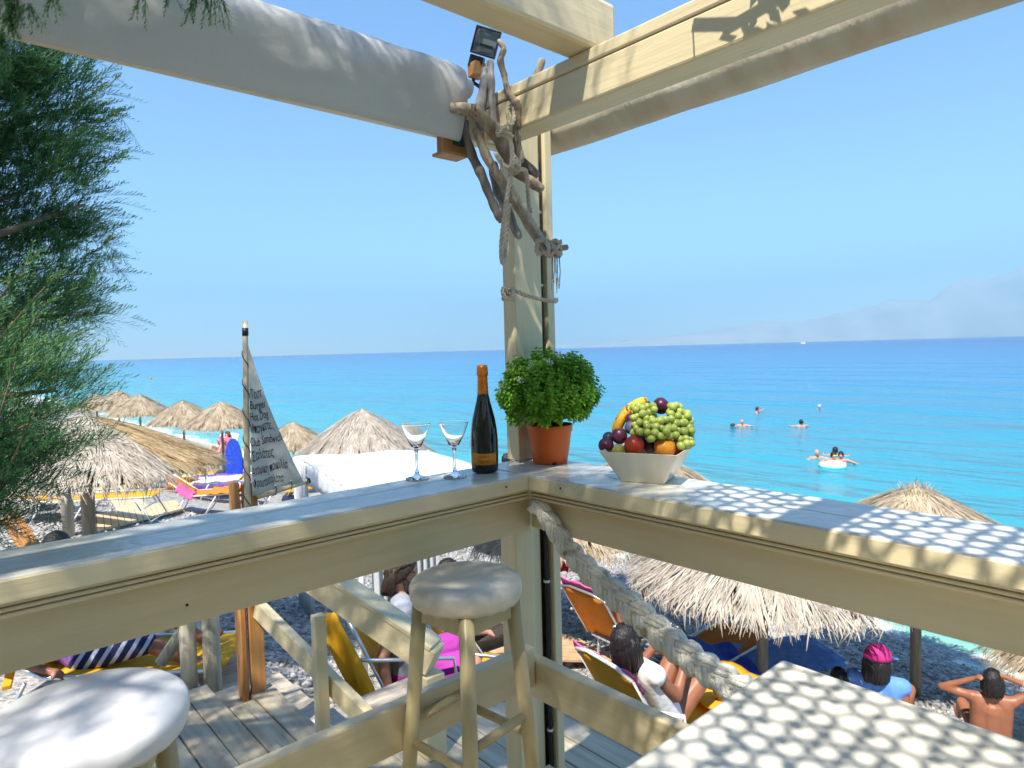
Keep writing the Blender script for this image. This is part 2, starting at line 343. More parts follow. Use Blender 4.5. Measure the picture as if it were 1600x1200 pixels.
sx_ = [7.4, 7.8, 8.1, 8.4, 8.7, 9, 9.3, 9.6, 10, 10.5, 11, 12, 14, 17, 21, 27, 40, 70, 150, 400, 1200, 4000, 14000, 23500]
sy_ = [-23500, -14000, -4000, -1000, -300, -100, -50, -30, -20, -14, -10, -7] + list(np.arange(-5, 40, .75)) + [44, 50, 60, 80, 120, 200, 500, 1500, 4000, 14000, 23500]
def seaz(x, y):
    z = SEA
    if x < 12: z += .05*math.exp(-((x-8.9-.25*math.sin(y*.45))/.35)**2) + .03*math.exp(-((x-10.4-.3*math.sin(y*.3+1))/.5)**2)
    return z
mb = MB(); mb.sheet([[V(x, y, seaz(x, y)) for y in sy_] for x in sx_])
def sea_material():
    m = bpy.data.materials.new('sea_water'); m.use_nodes = True; t = m.node_tree; N = t.nodes; L = t.links; b = N['Principled BSDF']
    tc = N.new('ShaderNodeTexCoord'); sp = N.new('ShaderNodeSeparateXYZ'); L.new(tc.outputs['Object'], sp.inputs[0])
    nz = N.new('ShaderNodeTexNoise'); nz.inputs['Scale'].default_value = .05; nz.inputs['Detail'].default_value = 3
    mp0 = N.new('ShaderNodeMapping'); mp0.inputs['Scale'].default_value = (1.6, .5, 1); L.new(tc.outputs['Object'], mp0.inputs[0]); L.new(mp0.outputs[0], nz.inputs[0])
    lg = N.new('ShaderNodeMath'); lg.operation = 'LOGARITHM'; lg.inputs[1].default_value = 10
    sb = N.new('ShaderNodeMath'); sb.operation = 'SUBTRACT'; sb.inputs[1].default_value = 7.0; L.new(sp.outputs[0], sb.inputs[0])
    mxm = N.new('ShaderNodeMath'); mxm.operation = 'MAXIMUM'; mxm.inputs[1].default_value = .1; L.new(sb.outputs[0], mxm.inputs[0]); L.new(mxm.outputs[0], lg.inputs[0])
    ad = N.new('ShaderNodeMath'); ad.operation = 'MULTIPLY_ADD'; ad.inputs[1].default_value = .55; L.new(nz.outputs[0], ad.inputs[0]); L.new(lg.outputs[0], ad.inputs[2])
    mr = N.new('ShaderNodeMapRange'); mr.inputs[1].default_value = .2; mr.inputs[2].default_value = 3.2; L.new(ad.outputs[0], mr.inputs[0])
    rp = N.new('ShaderNodeValToRGB'); e = rp.color_ramp.elements
    e[0].position = 0; e[0].color = (.34, .46, .38, 1); e[1].position = 1; e[1].color = (.006, .07, .24, 1)
    for p, c in ((.12, (.14, .38, .33)), (.3, (.045, .30, .33)), (.5, (.026, .23, .34)), (.68, (.018, .165, .33))):
        q = e.new(p); q.color = c+(1,)
    L.new(mr.outputs[0], rp.inputs[0])
    # foam of the small shore break
    fn = N.new('ShaderNodeTexNoise'); fn.inputs['Scale'].default_value = 3.2; fn.inputs['Detail'].default_value = 9; fn.inputs['Roughness'].default_value = .68
    L.new(tc.outputs['Object'], fn.inputs[0])
    fw = N.new('ShaderNodeTexNoise'); fw.inputs['Scale'].default_value = .5; mpf = N.new('ShaderNodeMapping'); mpf.inputs['Scale'].default_value = (0, 1, 1)
    L.new(tc.outputs['Object'], mpf.inputs[0]); L.new(mpf.outputs[0], fw.inputs[0])
    fx = N.new('ShaderNodeMath'); fx.operation = 'MULTIPLY_ADD'; fx.inputs[1].default_value = 1.6; L.new(fw.outputs[0], fx.inputs[0]); L.new(sp.outputs[0], fx.inputs[2])
    fr = N.new('ShaderNodeValToRGB'); fr.color_ramp.interpolation = 'EASE'; ee = fr.color_ramp.elements
    ee[0].position = .0; ee[0].color = (.62,)*3+(1,); ee[1].position = 1; ee[1].color = (0, 0, 0, 1)
    q = ee.new(.35); q.color = (.55,)*3+(1,); q = ee.new(.55); q.color = (.18,)*3+(1,)
    fm = N.new('ShaderNodeMapRange'); fm.inputs[1].default_value = 8.6; fm.inputs[2].default_value = 11.2; L.new(fx.outputs[0], fm.inputs[0]); L.new(fm.outputs[0], fr.inputs[0])
    gt = N.new('ShaderNodeMath'); gt.operation = 'ADD'; L.new(fn.outputs[0], gt.inputs[0]); L.new(fr.outputs[0], gt.inputs[1])
    gr = N.new('ShaderNodeMapRange'); gr.inputs[1].default_value = .96; gr.inputs[2].default_value = 1.16; L.new(gt.outputs[0], gr.inputs[0])
    mx = N.new('ShaderNodeMixRGB'); L.new(gr.outputs[0], mx.inputs[0]); L.new(rp.outputs[0], mx.inputs[1]); mx.inputs[2].default_value = (.8, .82, .82, 1)
    L.new(mx.outputs[0], b.inputs['Base Color'])
    rr = N.new('ShaderNodeMapRange'); rr.inputs[3].default_value = .16; rr.inputs[4].default_value = .8; L.new(gr.outputs[0], rr.inputs[0]); L.new(rr.outputs[0], b.inputs['Roughness'])
    b.inputs['IOR'].default_value = 1.33; b.inputs['Specular IOR Level'].default_value = .5
    prev = None
    for sc, st, dist, strx in ((.10, 1., 2.2, (1.7, .45, 1)), (.5, 1., .55, (1.6, .55, 1)), (1.7, .8, .14, (1.5, .6, 1)), (5, .6, .035, (1.3, .7, 1))):
        mp = N.new('ShaderNodeMapping'); mp.inputs['Scale'].default_value = strx; mp.inputs['Rotation'].default_value = (0, 0, .25); L.new(tc.outputs['Object'], mp.inputs[0])
        no = N.new('ShaderNodeTexNoise'); no.inputs['Scale'].default_value = sc; no.inputs['Detail'].default_value = 4; L.new(mp.outputs[0], no.inputs[0])
        bp = N.new('ShaderNodeBump'); bp.inputs['Strength'].default_value = st; bp.inputs['Distance'].default_value = dist; L.new(no.outputs[0], bp.inputs['Height'])
        if prev: L.new(prev.outputs[0], bp.inputs['Normal'])
        prev = bp
    L.new(prev.outputs[0], b.inputs['Normal']); return m
struct(mb.build('sea', sea_material(), smooth=True))

M_mount = mat('bare_limestone_slope', (.34, .32, .29), (.46, .43, .39), rough=.95, scale=.0012, detail=9)
prof = [(760, 3), (860, 6), (960, 8), (1040, 14), (1100, 20), (1190, 30), (1250, 30), (1290, 34), (1340, 44), (1390, 52), (1450, 53), (1500, 74), (1545, 76), (1600, 84), (1700, 92), (1850, 70), (2000, 88), (2200, 50)]
grid = []
DM = 20000
for k in range(241):
    a = 760+k*6; hgt = np.interp(a, [p[0] for p in prof], [p[1] for p in prof])
    hgt = hgt*(1+.03*math.sin(k*.37)+.015*math.sin(k*.9+1)+.006*math.sin(k*2.1))
    d = CF*1.0 + CR*((a-800)/FPX); d.z = 0; dn = d.normalized(); L = d.length
    row = []
    for j, (fr, dd) in enumerate(((0, -1400), (.16, -1150), (.42, -800), (.66, -520), (.86, -240), (1, 0), (.6, 700), (0, 1500))):
        off = (math.sin(k*.21+j*1.9)*.5+math.sin(k*.13+j))*160
        row.append(CAM+dn*(L*DM*.93+dd+off*(j not in (0, 7))) + V(0, 0, -CAM.z+SEA-8+fr*hgt*DM*.93*L/FPX*(1+.05*math.sin(k*.17+j*2)*(j != 5))))
    grid.append(row)
mb = MB(); mb.sheet(grid); struct(mb.build('mountains', M_mount, smooth=True))

hz = MB(); hz.box(-24500, 24500, -24500, 24500, -40, 2400)
M_haze = bpy.data.materials.new('sea_haze'); M_haze.use_nodes = True; t = M_haze.node_tree; t.nodes.remove(t.nodes['Principled BSDF'])
pv = t.nodes.new('ShaderNodeVolumePrincipled'); pv.inputs['Color'].default_value = (.42, .76, 1, 1); pv.inputs['Density'].default_value = 0.92e-4
pv.inputs['Anisotropy'].default_value = .0; t.links.new(pv.outputs[0], t.nodes['Material Output'].inputs['Volume'])
o = hz.build('haze', M_haze, kind='stuff'); tag(o, 'pale blue haze over the sea and mountains', 'haze')

# ------------------------------------------------------------------ decks and walkways
deck = struct(MB().box(-3.2, .23, -3.4, .2, -.16, -.032).build('deck', M_deck))
for i in range(26):
    y = -3.4+i*.1385
    MB().box(-3.2, .24, y, y+.132, -.03, 0).build('plank', M_cr_x, deck, bevel=.004)
land = struct(MB().box(-1.7, .04, .36, 2.30, -.47, -.382).build('stair_landing', M_deck))
pr = random.Random(5)
for i in range(13):
    x = -1.62+i*.128
    MB().box(x, x+.121, .34, (2.36 if i < 11 else 2.02 if i == 11 else 2.13)+pr.uniform(-.01, .01), -.38, -.35+pr.uniform(-.003, .003)).build('plank', M_deck, land, bevel=.004)
for i in range(8):
    x = .05+i*.128
    MB().box(x, x+.121, .34, 1.20+pr.uniform(-.01, .01), -.38, -.352+pr.uniform(-.003, .003)).build('plank', M_deck, land, bevel=.004)
for p in ((-1.5, .5), (-1.5, 2.2), (-.1, 2.0), (.9, .5), (.9, 1.1), (-.1, .5)):
    MB().box(p[0]-.05, p[0]+.05, p[1]-.05, p[1]+.05, -1.6, -.47).build('support', M_deck, land)
walk = struct(MB().box(-.05, .4, 2.0, 7.4, -1.32, -1.28).build('boardwalk', M_greyplank))
for i in range(48):
    y = 1.35+i*.128; z = -.62-.4*min(1, i/40)
    x0 = .08 if y < 2.2 else -.16
    MB().box(x0+pr.uniform(-.02, .02), (.95 if y < 2.2 else .42)+pr.uniform(-.02, .02), y, y+.115, z-.025, z+pr.uniform(-.004, .004)).build('plank', M_greyplank, walk, bevel=.003)
for i in range(5):
    for s in (.12, .35): MB().box(s-.04, s+.04, 1.6+i*1.4, 1.7+i*1.4, -1.7, -.66-.09*i).build('support', M_greyplank, walk)
# orange-brown wooden path seen behind the near stool
orp = struct(MB().box(2.9, 4.1, 3.55, 5.6, -2.3, -2.25).build('wooden_path', M_orplank))
for i in range(17):
    y = 3.4+i*.16
    x0, x1 = 2.45, 4.3
    MB().bar((x0, y+.3, g(x0)+.09), (x1, y-.25, g(x1)+.09), .14, .03).build('plank', M_orplank, orp, bevel=.004)
# sunlit plank strip and straw mat on the far beach
fp = struct(MB().box(.2, .25, 9.9, 9.95, -1.2, -1.1).build('beach_walkway', M_mat))
A0, B0 = hit(140, 838), hit(285, 800); A1, B1 = hit(140, 812), hit(275, 786)
for i in range(16):
    t0, t1 = i/16, (i+.9)/16
    q = [A0.lerp(B0, t0), A0.lerp(B0, t1), A1.lerp(B1, t1), A1.lerp(B1, t0)]
    top = [a+V(0, 0, .07) for a in q]; bot = [a+V(0, 0, .03) for a in q]
    MB().add(bot+top, [(3,2,1,0),(4,5,6,7),(0,1,5,4),(1,2,6,5),(2,3,7,6),(3,0,4,7)]).build('plank', M_mat, fp)
c4 = [hit(192, 812), hit(246, 806), hit(196, 762), hit(158, 764)]
gridm = []
for i in range(9):
    a, b = c4[0].lerp(c4[3], i/8), c4[1].lerp(c4[2], i/8)
    gridm.append([(lambda q: V(q.x, q.y, g(q.x)+wobble(q.x, q.y)*.6+.05+.006*math.sin(i*2+j)))(a.lerp(b, j/4)) for j in range(5)])
o = MB().sheet(gridm).build('beach_mat', M_mat, solid=.012); tag(o, 'long sandy coloured straw mat laid across the pebbles', 'mat')

# ------------------------------------------------------------------ the two bar counters
cl = thing('bar_counter', 'cream painted counter on the left carrying the bottle and glasses', 'counter', (-1, .1, 0))
MB().box(-2.4, -.002, 0, .125, 1.007, 1.05).build('top_plank', M_top, cl, bevel=.004)
MB().box(-2.4, -.002, .127, .222, 1.007, 1.0492).build('top_plank', M_top, cl, bevel=.004)
MB().box(-2.4, -.0046, -.004, -.0005, 1.008, 1.0465).build('fascia', M_cr_x, cl, bevel=.0015)
for k, (z0, z1, yy) in enumerate(((.9965, 1.0055, .018), (.9855, .9935, .021), (.9745, .9825, .024))):
    MB().box(-2.4, .03, .034, .09, z0-.004, z0-.0002).build('moulding_groove', M_cr_x, cl)
    MB().box(-2.4, yy, yy, .09, z0, z1).build('moulding', M_cr_x, cl, bevel=.003)
MB().box(-2.4, .075, .078, .118, .858, .9715).build('apron_beam', M_cr_x, cl, bevel=.004)
MB().box(-2.4, .026, .02, .058, .412, .532).build('lower_rail', M_cr_x, cl, bevel=.005)
MB().box(-2.38, -2.3, .03, .1, 0, .867).build('leg', M_cr_z, cl, bevel=.004)
c2 = thing('bar_counter', 'cream painted counter on the right striped by net shadows', 'counter', (.1, -1, 0))
MB().box(.0, .252, -.118, .2225, 1.007, 1.0503).build('corner_plank', M_top, c2, bevel=.004)
MB().box(0, .118, -3.3, -.1205, 1.007, 1.05).build('top_plank', M_top, c2, bevel=.004)
MB().box(.1195, .252, -3.3, -.1205, 1.007, 1.0496).build('top_plank', M_top, c2, bevel=.004)
MB().box(-.004, -.0005, -3.3, -.0002, 1.008, 1.0465).build('fascia', M_cr_y, c2, bevel=.0015)
for k, (z0, z1, xx) in enumerate(((.9965, 1.0055, .018), (.9855, .9935, .021), (.9745, .9825, .024))):
    MB().box(.034, .09, -3.3, .0295, z0-.004, z0-.0002).build('moulding_groove', M_cr_y, c2)
    MB().box(xx, .09, -3.3, xx-.0005, z0, z1).build('moulding', M_cr_y, c2, bevel=.003)
MB().box(.078, .118, -3.3, .0775, .868, .9715).build('apron_beam', M_cr_y, c2, bevel=.004)
MB().box(.03, .07, -3.3, .099, .37, .487).build('lower_rail', M_cr_y, c2, bevel=.005)
MB().box(.03, .1, -3.28, -3.2, 0, .867).build('leg', M_cr_z, c2, bevel=.004)
M_nail = mat('rusty_nail', (.07, .045, .03), None, rough=.7)
for cpar, pts, ax in ((cl, [(-.09, 1.03), (-.9, .9)], 'x'), (c2, [(-.13, 1.03)], 'y')):
    for a, z in pts:
        q = V(a, -.0042 if z > 1 else .0775, z) if ax == 'x' else V(-.0042, a, z)
        MB().ell(q, .0032, nu=8, nv=5).build('nail', M_nail, cpar)

# ------------------------------------------------------------------ corner post with its blind guide rail and cable
cp = thing('corner_post', 'tall cream corner post carrying the roof beam, wrapped in driftwood and rope', 'post', (.2, .2, 0))
MB().box(.1375, .2555, .19, .25, 1.0505, 2.2).build('upper_post', M_cr_z, cp, bevel=.004)
MB().box(.031, .105, .1, .17, 0, 1.006).build('lower_post', M_cr_z, cp, bevel=.004)
MB().box(.2845, .317, .192, .24, -.9, 2.2).build('guide_rail', M_cr_z, cp, bevel=.003)
MB().box(.2555, .2565, .2, .236, 1.06, 2.2).build('guide_rail', M_cr_z, cp)
MB().box(.205, .2565, .226, .27, -.9, 1.006).build('guide_rail', M_cr_z, cp, bevel=.003)
MB().box(.257, .284, .238, .249, -.9, 2.2).build('guide_back', M_blackm, cp)
cb = MB().tube([V(.270+.0015*math.sin(i*1.7), .214, -.8+i*.157) for i in range(19)], .0085, 8).build('cable', M_black, cp, smooth=True)
for z in (1.86, 1.62, 1.31, .8, .62, .1):
    MB().tube([V(.27, .214, z-.004), V(.27, .214, z+.004)], .0115, 10).build('cable_clip', M_plastic, cb)

# ------------------------------------------------------------------ roof timbers
o = MB().box(0, .09, -3.4, .16, 2.026, 2.118).add([], []).build('roof_beam', M_cr_y, bevel=.006)
tag(o, 'long cream roof beam on the right resting on the corner post', 'beam')
MB().box(-.003, .093, -3.4, .165, 2.1185, 2.152).build('cap_board', M_cr_y, o, bevel=.005)
raf = None
for i, (y, lb) in enumerate(((-.225, 'cream rafter crossing overhead above the floodlight'), (-1.105, 'cream rafter above the table, further from the corner post'), (-1.985, 'cream rafter furthest from the corner post'))):
    r = MB().box(-3.3, .095, y-.0455, y+.0455, 2.153, 2.285).build('rafter', M_cr_x, bevel=.012)
    tag(r, lb, 'rafter', 'roof rafters')
    MB().tube([V(.096, y-.01, 2.19), V(.099, y-.01, 2.19)], .006, 8).build('bolt_head', M_plastic, r)
o = MB().box(-3.4, .13, .165, .215, 2.025, 2.13).build('roof_beam', M_cr_x, bevel=.006)
tag(o, 'cream roof beam hidden behind the white roll-up blind on the left', 'beam')
for y in (-3.3,):
    o = MB().box(-3.25, -3.15, y, y+.1, 0, 2.15).build('roof_post', M_cr_z, bevel=.005); tag(o, 'square cream roof post behind the viewer at the far side of the deck', 'post')
    o = MB().box(.01, .085, y, y+.1, 1.0505, 2.025).build('roof_post', M_cr_z, bevel=.005); tag(o, 'square cream roof post at the near end of the right counter', 'post')
o = MB().box(-3.35, -3.25, .06, .16, -1, 2.15).build('roof_post', M_cr_z, bevel=.005); tag(o, 'square cream roof post at the near end of the left counter', 'post')

# rolled blind hanging on the left
def section(t):        # closed teardrop in (y, z)
    out = []
    for k in range(30):
        a = 2*math.pi*k/30
        c, s = math.cos(a), math.sin(a)
        z = .5+.5*c                        # 1 top, 0 bottom
        wdt = (.026+.030*z**1.2)
        out.append((wdt*s, (c*.1)))
    return out
bl = thing('roll_up_blind', 'white translucent vinyl blind rolled up and sagging over the left opening', 'blind', (-1, .1, 2.09))
grid = []; nx = 90
br = random.Random(11)
for i in range(nx+1):
    x = -2.9+i*(2.9-.142)/nx; row = []
    sag = .008*math.sin(math.pi*i/nx*3)
    for k, (y, z) in enumerate(section(0)+[section(0)[0]]):
        wv = .006*math.sin(x*9+k*.35)+.0045*math.sin(x*23-k*.8+2*math.sin(x*5))+.0035*math.sin(x*41+k*1.7)+.003*math.sin(x*67-k*.5)*math.sin(x*7)
        row.append(V(x, .095+y*(1+wv*16), 2.087+z+sag*(.3 if z < 0 else .1)+wv*.15))
    grid.append(row)
MB().sheet(grid).build('vinyl_sheet', M_vinyl, bl, smooth=True, solid=.002)
MB().tube([V(-2.9, .095, 2.135), V(-.105, .095, 2.135)], .026, 20).build('roller_tube', M_plastic, bl, smooth=True)
tbk = thing('timber_block', 'raw orange timber block at the end of the left blind', 'block', (-.1, .13, 2.07))
MB().box(-.17, -.085, .1265, .163, 1.962, 2.195).build('board', M_pine, tbk, bevel=.003)
M_green = mat('green_tape', (.01, .12, .06), None, rough=.5)
MB().box(-.139, -.088, .118, .1255, 1.985, 2.06).build('tape', M_green, tbk)
MB().box(-.185, -.10, .11, .165, 1.952, 1.961).build('base_plate', M_pine, tbk, bevel=.002)
# rolled canvas blind under the right beam
rb = thing('rolled_canvas_blind', 'stained beige canvas blind rolled tight beneath the right roof beam', 'blind', (.17, -1, 2.05))
grid = []
for i in range(71):
    y = -3.4+i*(3.4+.5)/70
    grid.append([V(.395+.070*math.cos(2*math.pi*k/20)*(1+.03*math.sin(y*17+k)), y, 2.153+.070*math.sin(2*math.pi*k/20)*(1+.03*math.sin(y*11+k*2))) for k in range(21)])
MB().sheet(grid).build('canvas_roll', M_vinyl2, rb, smooth=True)
MB().tube([V(.395, -3.42, 2.153), V(.395, .53, 2.153)], .02, 12).build('roller_tube', M_plastic, rb, smooth=True)

# shade net over the roof (its holes throw the light spots on table and counter)
nv, nf = [], []
pit = .0525; nr = random.Random(2)
X0, X1, Y0, Y1 = -3.2, -.24, -3.6, -.80
row = 0; y = Y0
while y < Y1:
    x = X0+(pit/2 if row % 2 else 0)
    while x < X1:
        k = len(nv); rr = pit*.40*nr.uniform(.78, 1.1); bite = nr.uniform(0, 6.28); jx, jy = nr.uniform(-.05, .05)*pit, nr.uniform(-.05, .05)*pit
        zz = 2.305+.016*math.sin(x*3+y*2)+.012*math.sin(x*7-y*5)
        for j in range(18):
            a = 2*math.pi*j/18; hexr = pit*.5/math.cos(((a+math.pi/6) % (math.pi/3))-math.pi/6)*1.02
            nv.append((x+hexr*math.cos(a), y+hexr*math.sin(a), zz))
        for j in range(18):
            a = 2*math.pi*j/18; da = abs((a-bite+math.pi) % (2*math.pi)-math.pi)
            q = rr*(1-.7*max(0, 1-da/.62))
            nv.append((x+jx+q*math.cos(a), y+jy+q*math.sin(a), zz-.006*(da < .5)))
        nf += [(k+j, k+(j+1) % 18, k+18+(j+1) % 18, k+18+j) for j in range(18)]
        x += pit
    y += pit*.866; row += 1
o = big('shade_net', nv, nf, mat('net_cloth', (.74, .72, .66), None, rough=.8, transl=.35))
tag(o, 'leaf-cut shade net stretched over the rafters above the table', 'net')

# unseen walls and reed roof added behind the viewer to block sky light
bd = thing('sky_blocking_shell', 'unseen whitewashed walls and reed roof added behind the viewer to block sky light', 'building', (-3.4, -3.5, 0))
M_blockwall = mat('blocker_whitewash', (.66, .62, .52), (.74, .70, .60), rough=.7, scale=1.4, stretch=(10, 10, 1.2), bump=.4)
MB().box(-3.52, -3.44, -3.6, 1.0, 0, 2.45).build('wall', M_blockwall, bd)
MB().box(-3.52, .6, -3.68, -3.605, 0, 2.45).build('wall', M_blockwall, bd)
MB().box(-4.6, .7, -4.8, -3.3, 2.46, 2.52).build('roof', M_strawu, bd)
MB().box(-4.6, -2.6, -3.295, 1.1, 2.46, 2.52).build('roof', M_strawu, bd)

# ------------------------------------------------------------------ driftwood and ropes on the post
dr = random.Random(21)
def drift(pts, m, label):
    P = [at(x, y, d) for x, y, d, r in pts]; Rr = [r*d/FPX for x, y, d, r in pts]
    S = smooth_path(P, 6); n = len(P); rad = []
    for i in range(len(S)):
        t = i/6; k = min(int(t), n-2); u = t-k; rad.append((Rr[k]*(1-u)+Rr[k+1]*u)*(1+.10*math.sin(i*1.3+n)+.06*math.sin(i*2.9)))
    rad[0] *= .8; rad[-1] *= .75
    o = MB().tube(S, rad, 10, jit=.09, rnd=dr).build('driftwood_branch', m, smooth=True, sub=1)
    return tag(o, label, 'driftwood', 'driftwood tied to the corner post')
drift([(702,168,1.78,8),(722,170,1.79,10),(746,177,1.81,11),(776,212,1.84,11),(798,250,1.86,12),(806,272,1.86,9)], M_drift, 'thick brown driftwood limb jutting left across the blind end')
drift([(722,186,1.86,6),(735,236,1.87,8),(752,272,1.87,8),(765,306,1.87,7),(778,334,1.87,8),(785,347,1.87,6)], M_driftd, 'dark thin driftwood stick slanting down left of the post')
drift([(742,200,1.83,6),(762,248,1.84,8),(790,292,1.86,7),(820,340,1.86,8),(845,378,1.86,9),(870,387,1.87,6),(888,386,1.88,4)], M_drift, 'long pale driftwood branch running diagonally down the post to the right')
drift([(754,206,1.9,9),(751,170,1.9,9),(757,130,1.9,8),(758,106,1.9,7)], M_driftg, 'short silver driftwood stub standing upright under the floodlight')
drift([(774,212,1.9,6),(770,170,1.9,6),(767,130,1.9,7),(766,94,1.9,6)], M_driftg, 'taller silver driftwood stick upright beneath the floodlight')
drift([(778,62,1.86,3.5),(787,76,1.86,5),(782,94,1.86,6),(788,118,1.86,5),(793,140,1.86,5),(802,156,1.86,6),(811,168,1.86,7),(808,190,1.86,8),(808,222,1.86,7),(814,256,1.87,6)], M_drift, 'twisting driftwood twig curling up in front of the floodlight')
drift([(848,92,1.9,6),(842,110,1.9,6),(829,136,1.89,6),(815,157,1.87,5.5)], M_drift, 'straight driftwood prong pointing up right over the beam')
drift([(780,232,1.9,8),(812,250,1.92,8),(842,276,1.93,7)], M_driftd, 'stubby driftwood piece poking out beside the cable, upper one')
drift([(796,262,1.9,8),(822,278,1.92,9),(849,298,1.93,8)], M_drift, 'stubby driftwood piece poking out beside the cable, lower one')
drift([(770,252,1.9,8),(777,295,1.9,9),(790,322,1.9,9),(800,348,1.9,8),(813,373,1.89,6)], M_driftg, 'bent grey driftwood piece ending in a stub on the post')
def pxrope(name, label, paths, r, m=M_rope, extra=None, group='hemp ropes lashed to the post'):
    b = MB()
    for pth in paths: rope_mb(b, [at(*q) for q in pth], r)
    if extra: extra(b)
    o = b.build(name, m, smooth=True); return tag(o, label, 'rope', group)
def knot(c, R, r, mb, seed=0):
    c = Vector(c); kr = random.Random(seed); pts = []
    for i in range(26):
        a = i/26*2*math.pi*3
        pts.append(c+CR*R*math.cos(a)*.9+CU*R*math.sin(a*1.3+seed)+CF*R*.6*math.sin(a*.7+seed))
    rope_mb(mb, pts, r)
pxrope('hemp_rope', 'twisted hemp rope hanging in a long loop down the left side of the post', [[(798,222,1.81),(800,246,1.8),(796,285,1.8),(789,330,1.81),(784,372,1.83),(783,400,1.84),(786,412,1.85),(789,396,1.86),(792,360,1.86),(796,318,1.84)]], .0062)
pxrope('hemp_rope', 'hemp rope looped across the branches and dropping beside the post front', [[(781,252,1.8),(790,260,1.79),(802,262,1.78),(814,264,1.79),(822,268,1.81),(824,290,1.85),(827,322,1.88),(830,332,1.88)]], .0060, extra=lambda b: knot(at(806, 258, 1.78), .011, .005, b, 1))
pxrope('hemp_rope', 'hemp rope following the diagonal branch to a knot with frayed tassel', [[(800,292,1.81),(812,312,1.82),(828,338,1.82),(842,362,1.82),(852,378,1.82)]], .0062,
       extra=lambda b: (knot(at(848, 386, 1.82), .018, .0062, b, 2), knot(at(866, 388, 1.83), .020, .0062, b, 4),
                        [b.tube([at(862+i*1.2, 392, 1.83), at(863+i*1.2+random.uniform(-2, 2), 425, 1.84), at(864+i*1.1+random.uniform(-3, 3), 447+random.uniform(-6, 12), 1.84)], .0013, 4) for i in range(11)]))
pxrope('hemp_rope', 'single hemp rope ring tied low around the post with a knot', [[(790,462,1.93),(799,456,1.925),(806,455,1.925),(820,461,1.935),(838,466,1.96),(852,469,1.985),(868,471,2.0),(869,467,2.03)]], .0062,
       extra=lambda b: knot(at(793, 459, 1.915), .016, .0058, b, 3))
pxrope('hemp_rope', 'short hemp rope wound round the curly driftwood near the beam', [[(795,160,1.82),(793,176,1.81),(797,196,1.81),(803,186,1.82),(800,168,1.83)], [(780,200,1.82),(788,206,1.8),(796,210,1.8),(802,214,1.8)]], .0055,
       extra=lambda b: knot(at(784, 203, 1.81), .014, .005, b, 6))

# thick plaited rope hanging under the right counter
pth = resample(smooth_path([at(832,786,1.95),at(848,800,1.93),at(872,835,1.92),at(900,872,1.9),at(945,915,1.87),at(1000,962,1.82),at(1060,1013,1.76),at(1120,1056,1.7),at(1185,1092,1.64),at(1260,1120,1.58)], 8), .006)
F = frames(pth); b = MB(); s = 0
for k in range(3):
    path = []; s = 0
    for i, p in enumerate(pth):
        if i: s += (pth[i]-pth[i-1]).length
        a = 2*math.pi*(s/.15)+k*2*math.pi/3; wd = .0105+.008*min(1, i/len(pth)*2.2)
        u = CR*.62+CU*.78; v = -CF
        path.append(p+u*math.sin(a)*wd*1.25+v*math.sin(2*a)*wd*.62)
    rad = [.0125+.0070*min(1, i/len(path)*2.2) for i in range(len(path))]
    fr = frames(path)
    for q in range(7):      # seven yarns in every strand
        b.tube([path[i]+(fr[i][0]*math.cos(i*.26+q*.8976)+fr[i][1]*math.sin(i*.26+q*.8976))*rad[i]*.70 for i in range(len(path))], [x*.37 for x in rad], 6)
    b.tube(path, [x*.72 for x in rad], 6)
o = b.build('plaited_rope', M_rope2, smooth=True); tag(o, 'thick white plaited mooring rope sagging under the right counter', 'rope')

# ------------------------------------------------------------------ floodlight
fl = thing('floodlight', 'small black halogen floodlight above the driftwood on the corner post', 'floodlight', at(757, 110, 1.95))
fc = at(759, 66, 1.93); fx = (CR*.93-CF*.10-CU*.34).normalized(); fn_ = (-CF*.93-CR*.25-CU*.28); fn_ = (fn_-fx*fn_.dot(fx)).normalized(); fy = fn_.cross(fx).normalized()
def FL(a, b_, c): return fc+fx*a+fy*b_+fn_*c
def fbox(mb, x0, x1, y0, y1, z0, z1):
    return mb.add([FL(x0,y0,z0),FL(x1,y0,z0),FL(x1,y1,z0),FL(x0,y1,z0),FL(x0,y0,z1),FL(x1,y0,z1),FL(x1,y1,z1),FL(x0,y1,z1)], [(3,2,1,0),(4,5,6,7),(0,1,5,4),(1,2,6,5),(2,3,7,6),(3,0,4,7)])
hw, hh = .038, .037
mbx = MB()
for a in ((-hw, hw, hh-.005, hh), (-hw, hw, -hh, -hh+.005), (-hw, -hw+.004, -hh+.005, hh-.005), (hw-.004, hw, -hh+.005, hh-.005)): fbox(mbx, a[0], a[1], a[2], a[3], -.006, .006)
mbx.build('front_frame', M_blackm, fl, bevel=.001)
hs = MB(); hs.add([FL(-hw+.002,-hh+.002,-.006),FL(hw-.002,-hh+.002,-.006),FL(hw-.002,hh-.002,-.006),FL(-hw+.002,hh-.002,-.006),FL(-.022,-.02,-.05),FL(.022,-.02,-.05),FL(.022,.02,-.05),FL(-.022,.02,-.05)], [(4,5,6,7),(0,1,5,4),(1,2,6,5),(2,3,7,6),(3,0,4,7)]).build('housing', M_blackm, fl)
MB().add([FL(-hw+.004,-hh+.005,-.003),FL(hw-.004,-hh+.005,-.003),FL(hw-.004,hh-.005,-.003),FL(-hw+.004,hh-.005,-.003),FL(-.02,-.012,-.034),FL(.02,-.012,-.034),FL(.02,.012,-.034),FL(-.02,.012,-.034)], [(7,6,5,4),(4,5,1,0),(5,6,2,1),(6,7,3,2),(7,4,0,3)]).build('reflector', M_reflect, fl)
MB().tube([FL(-.02, -.008, -.018), FL(.02, -.008, -.018)], .004, 8).build('bulb', mat('frosted_bulb', (.85, .85, .82), None, rough=.3), fl)
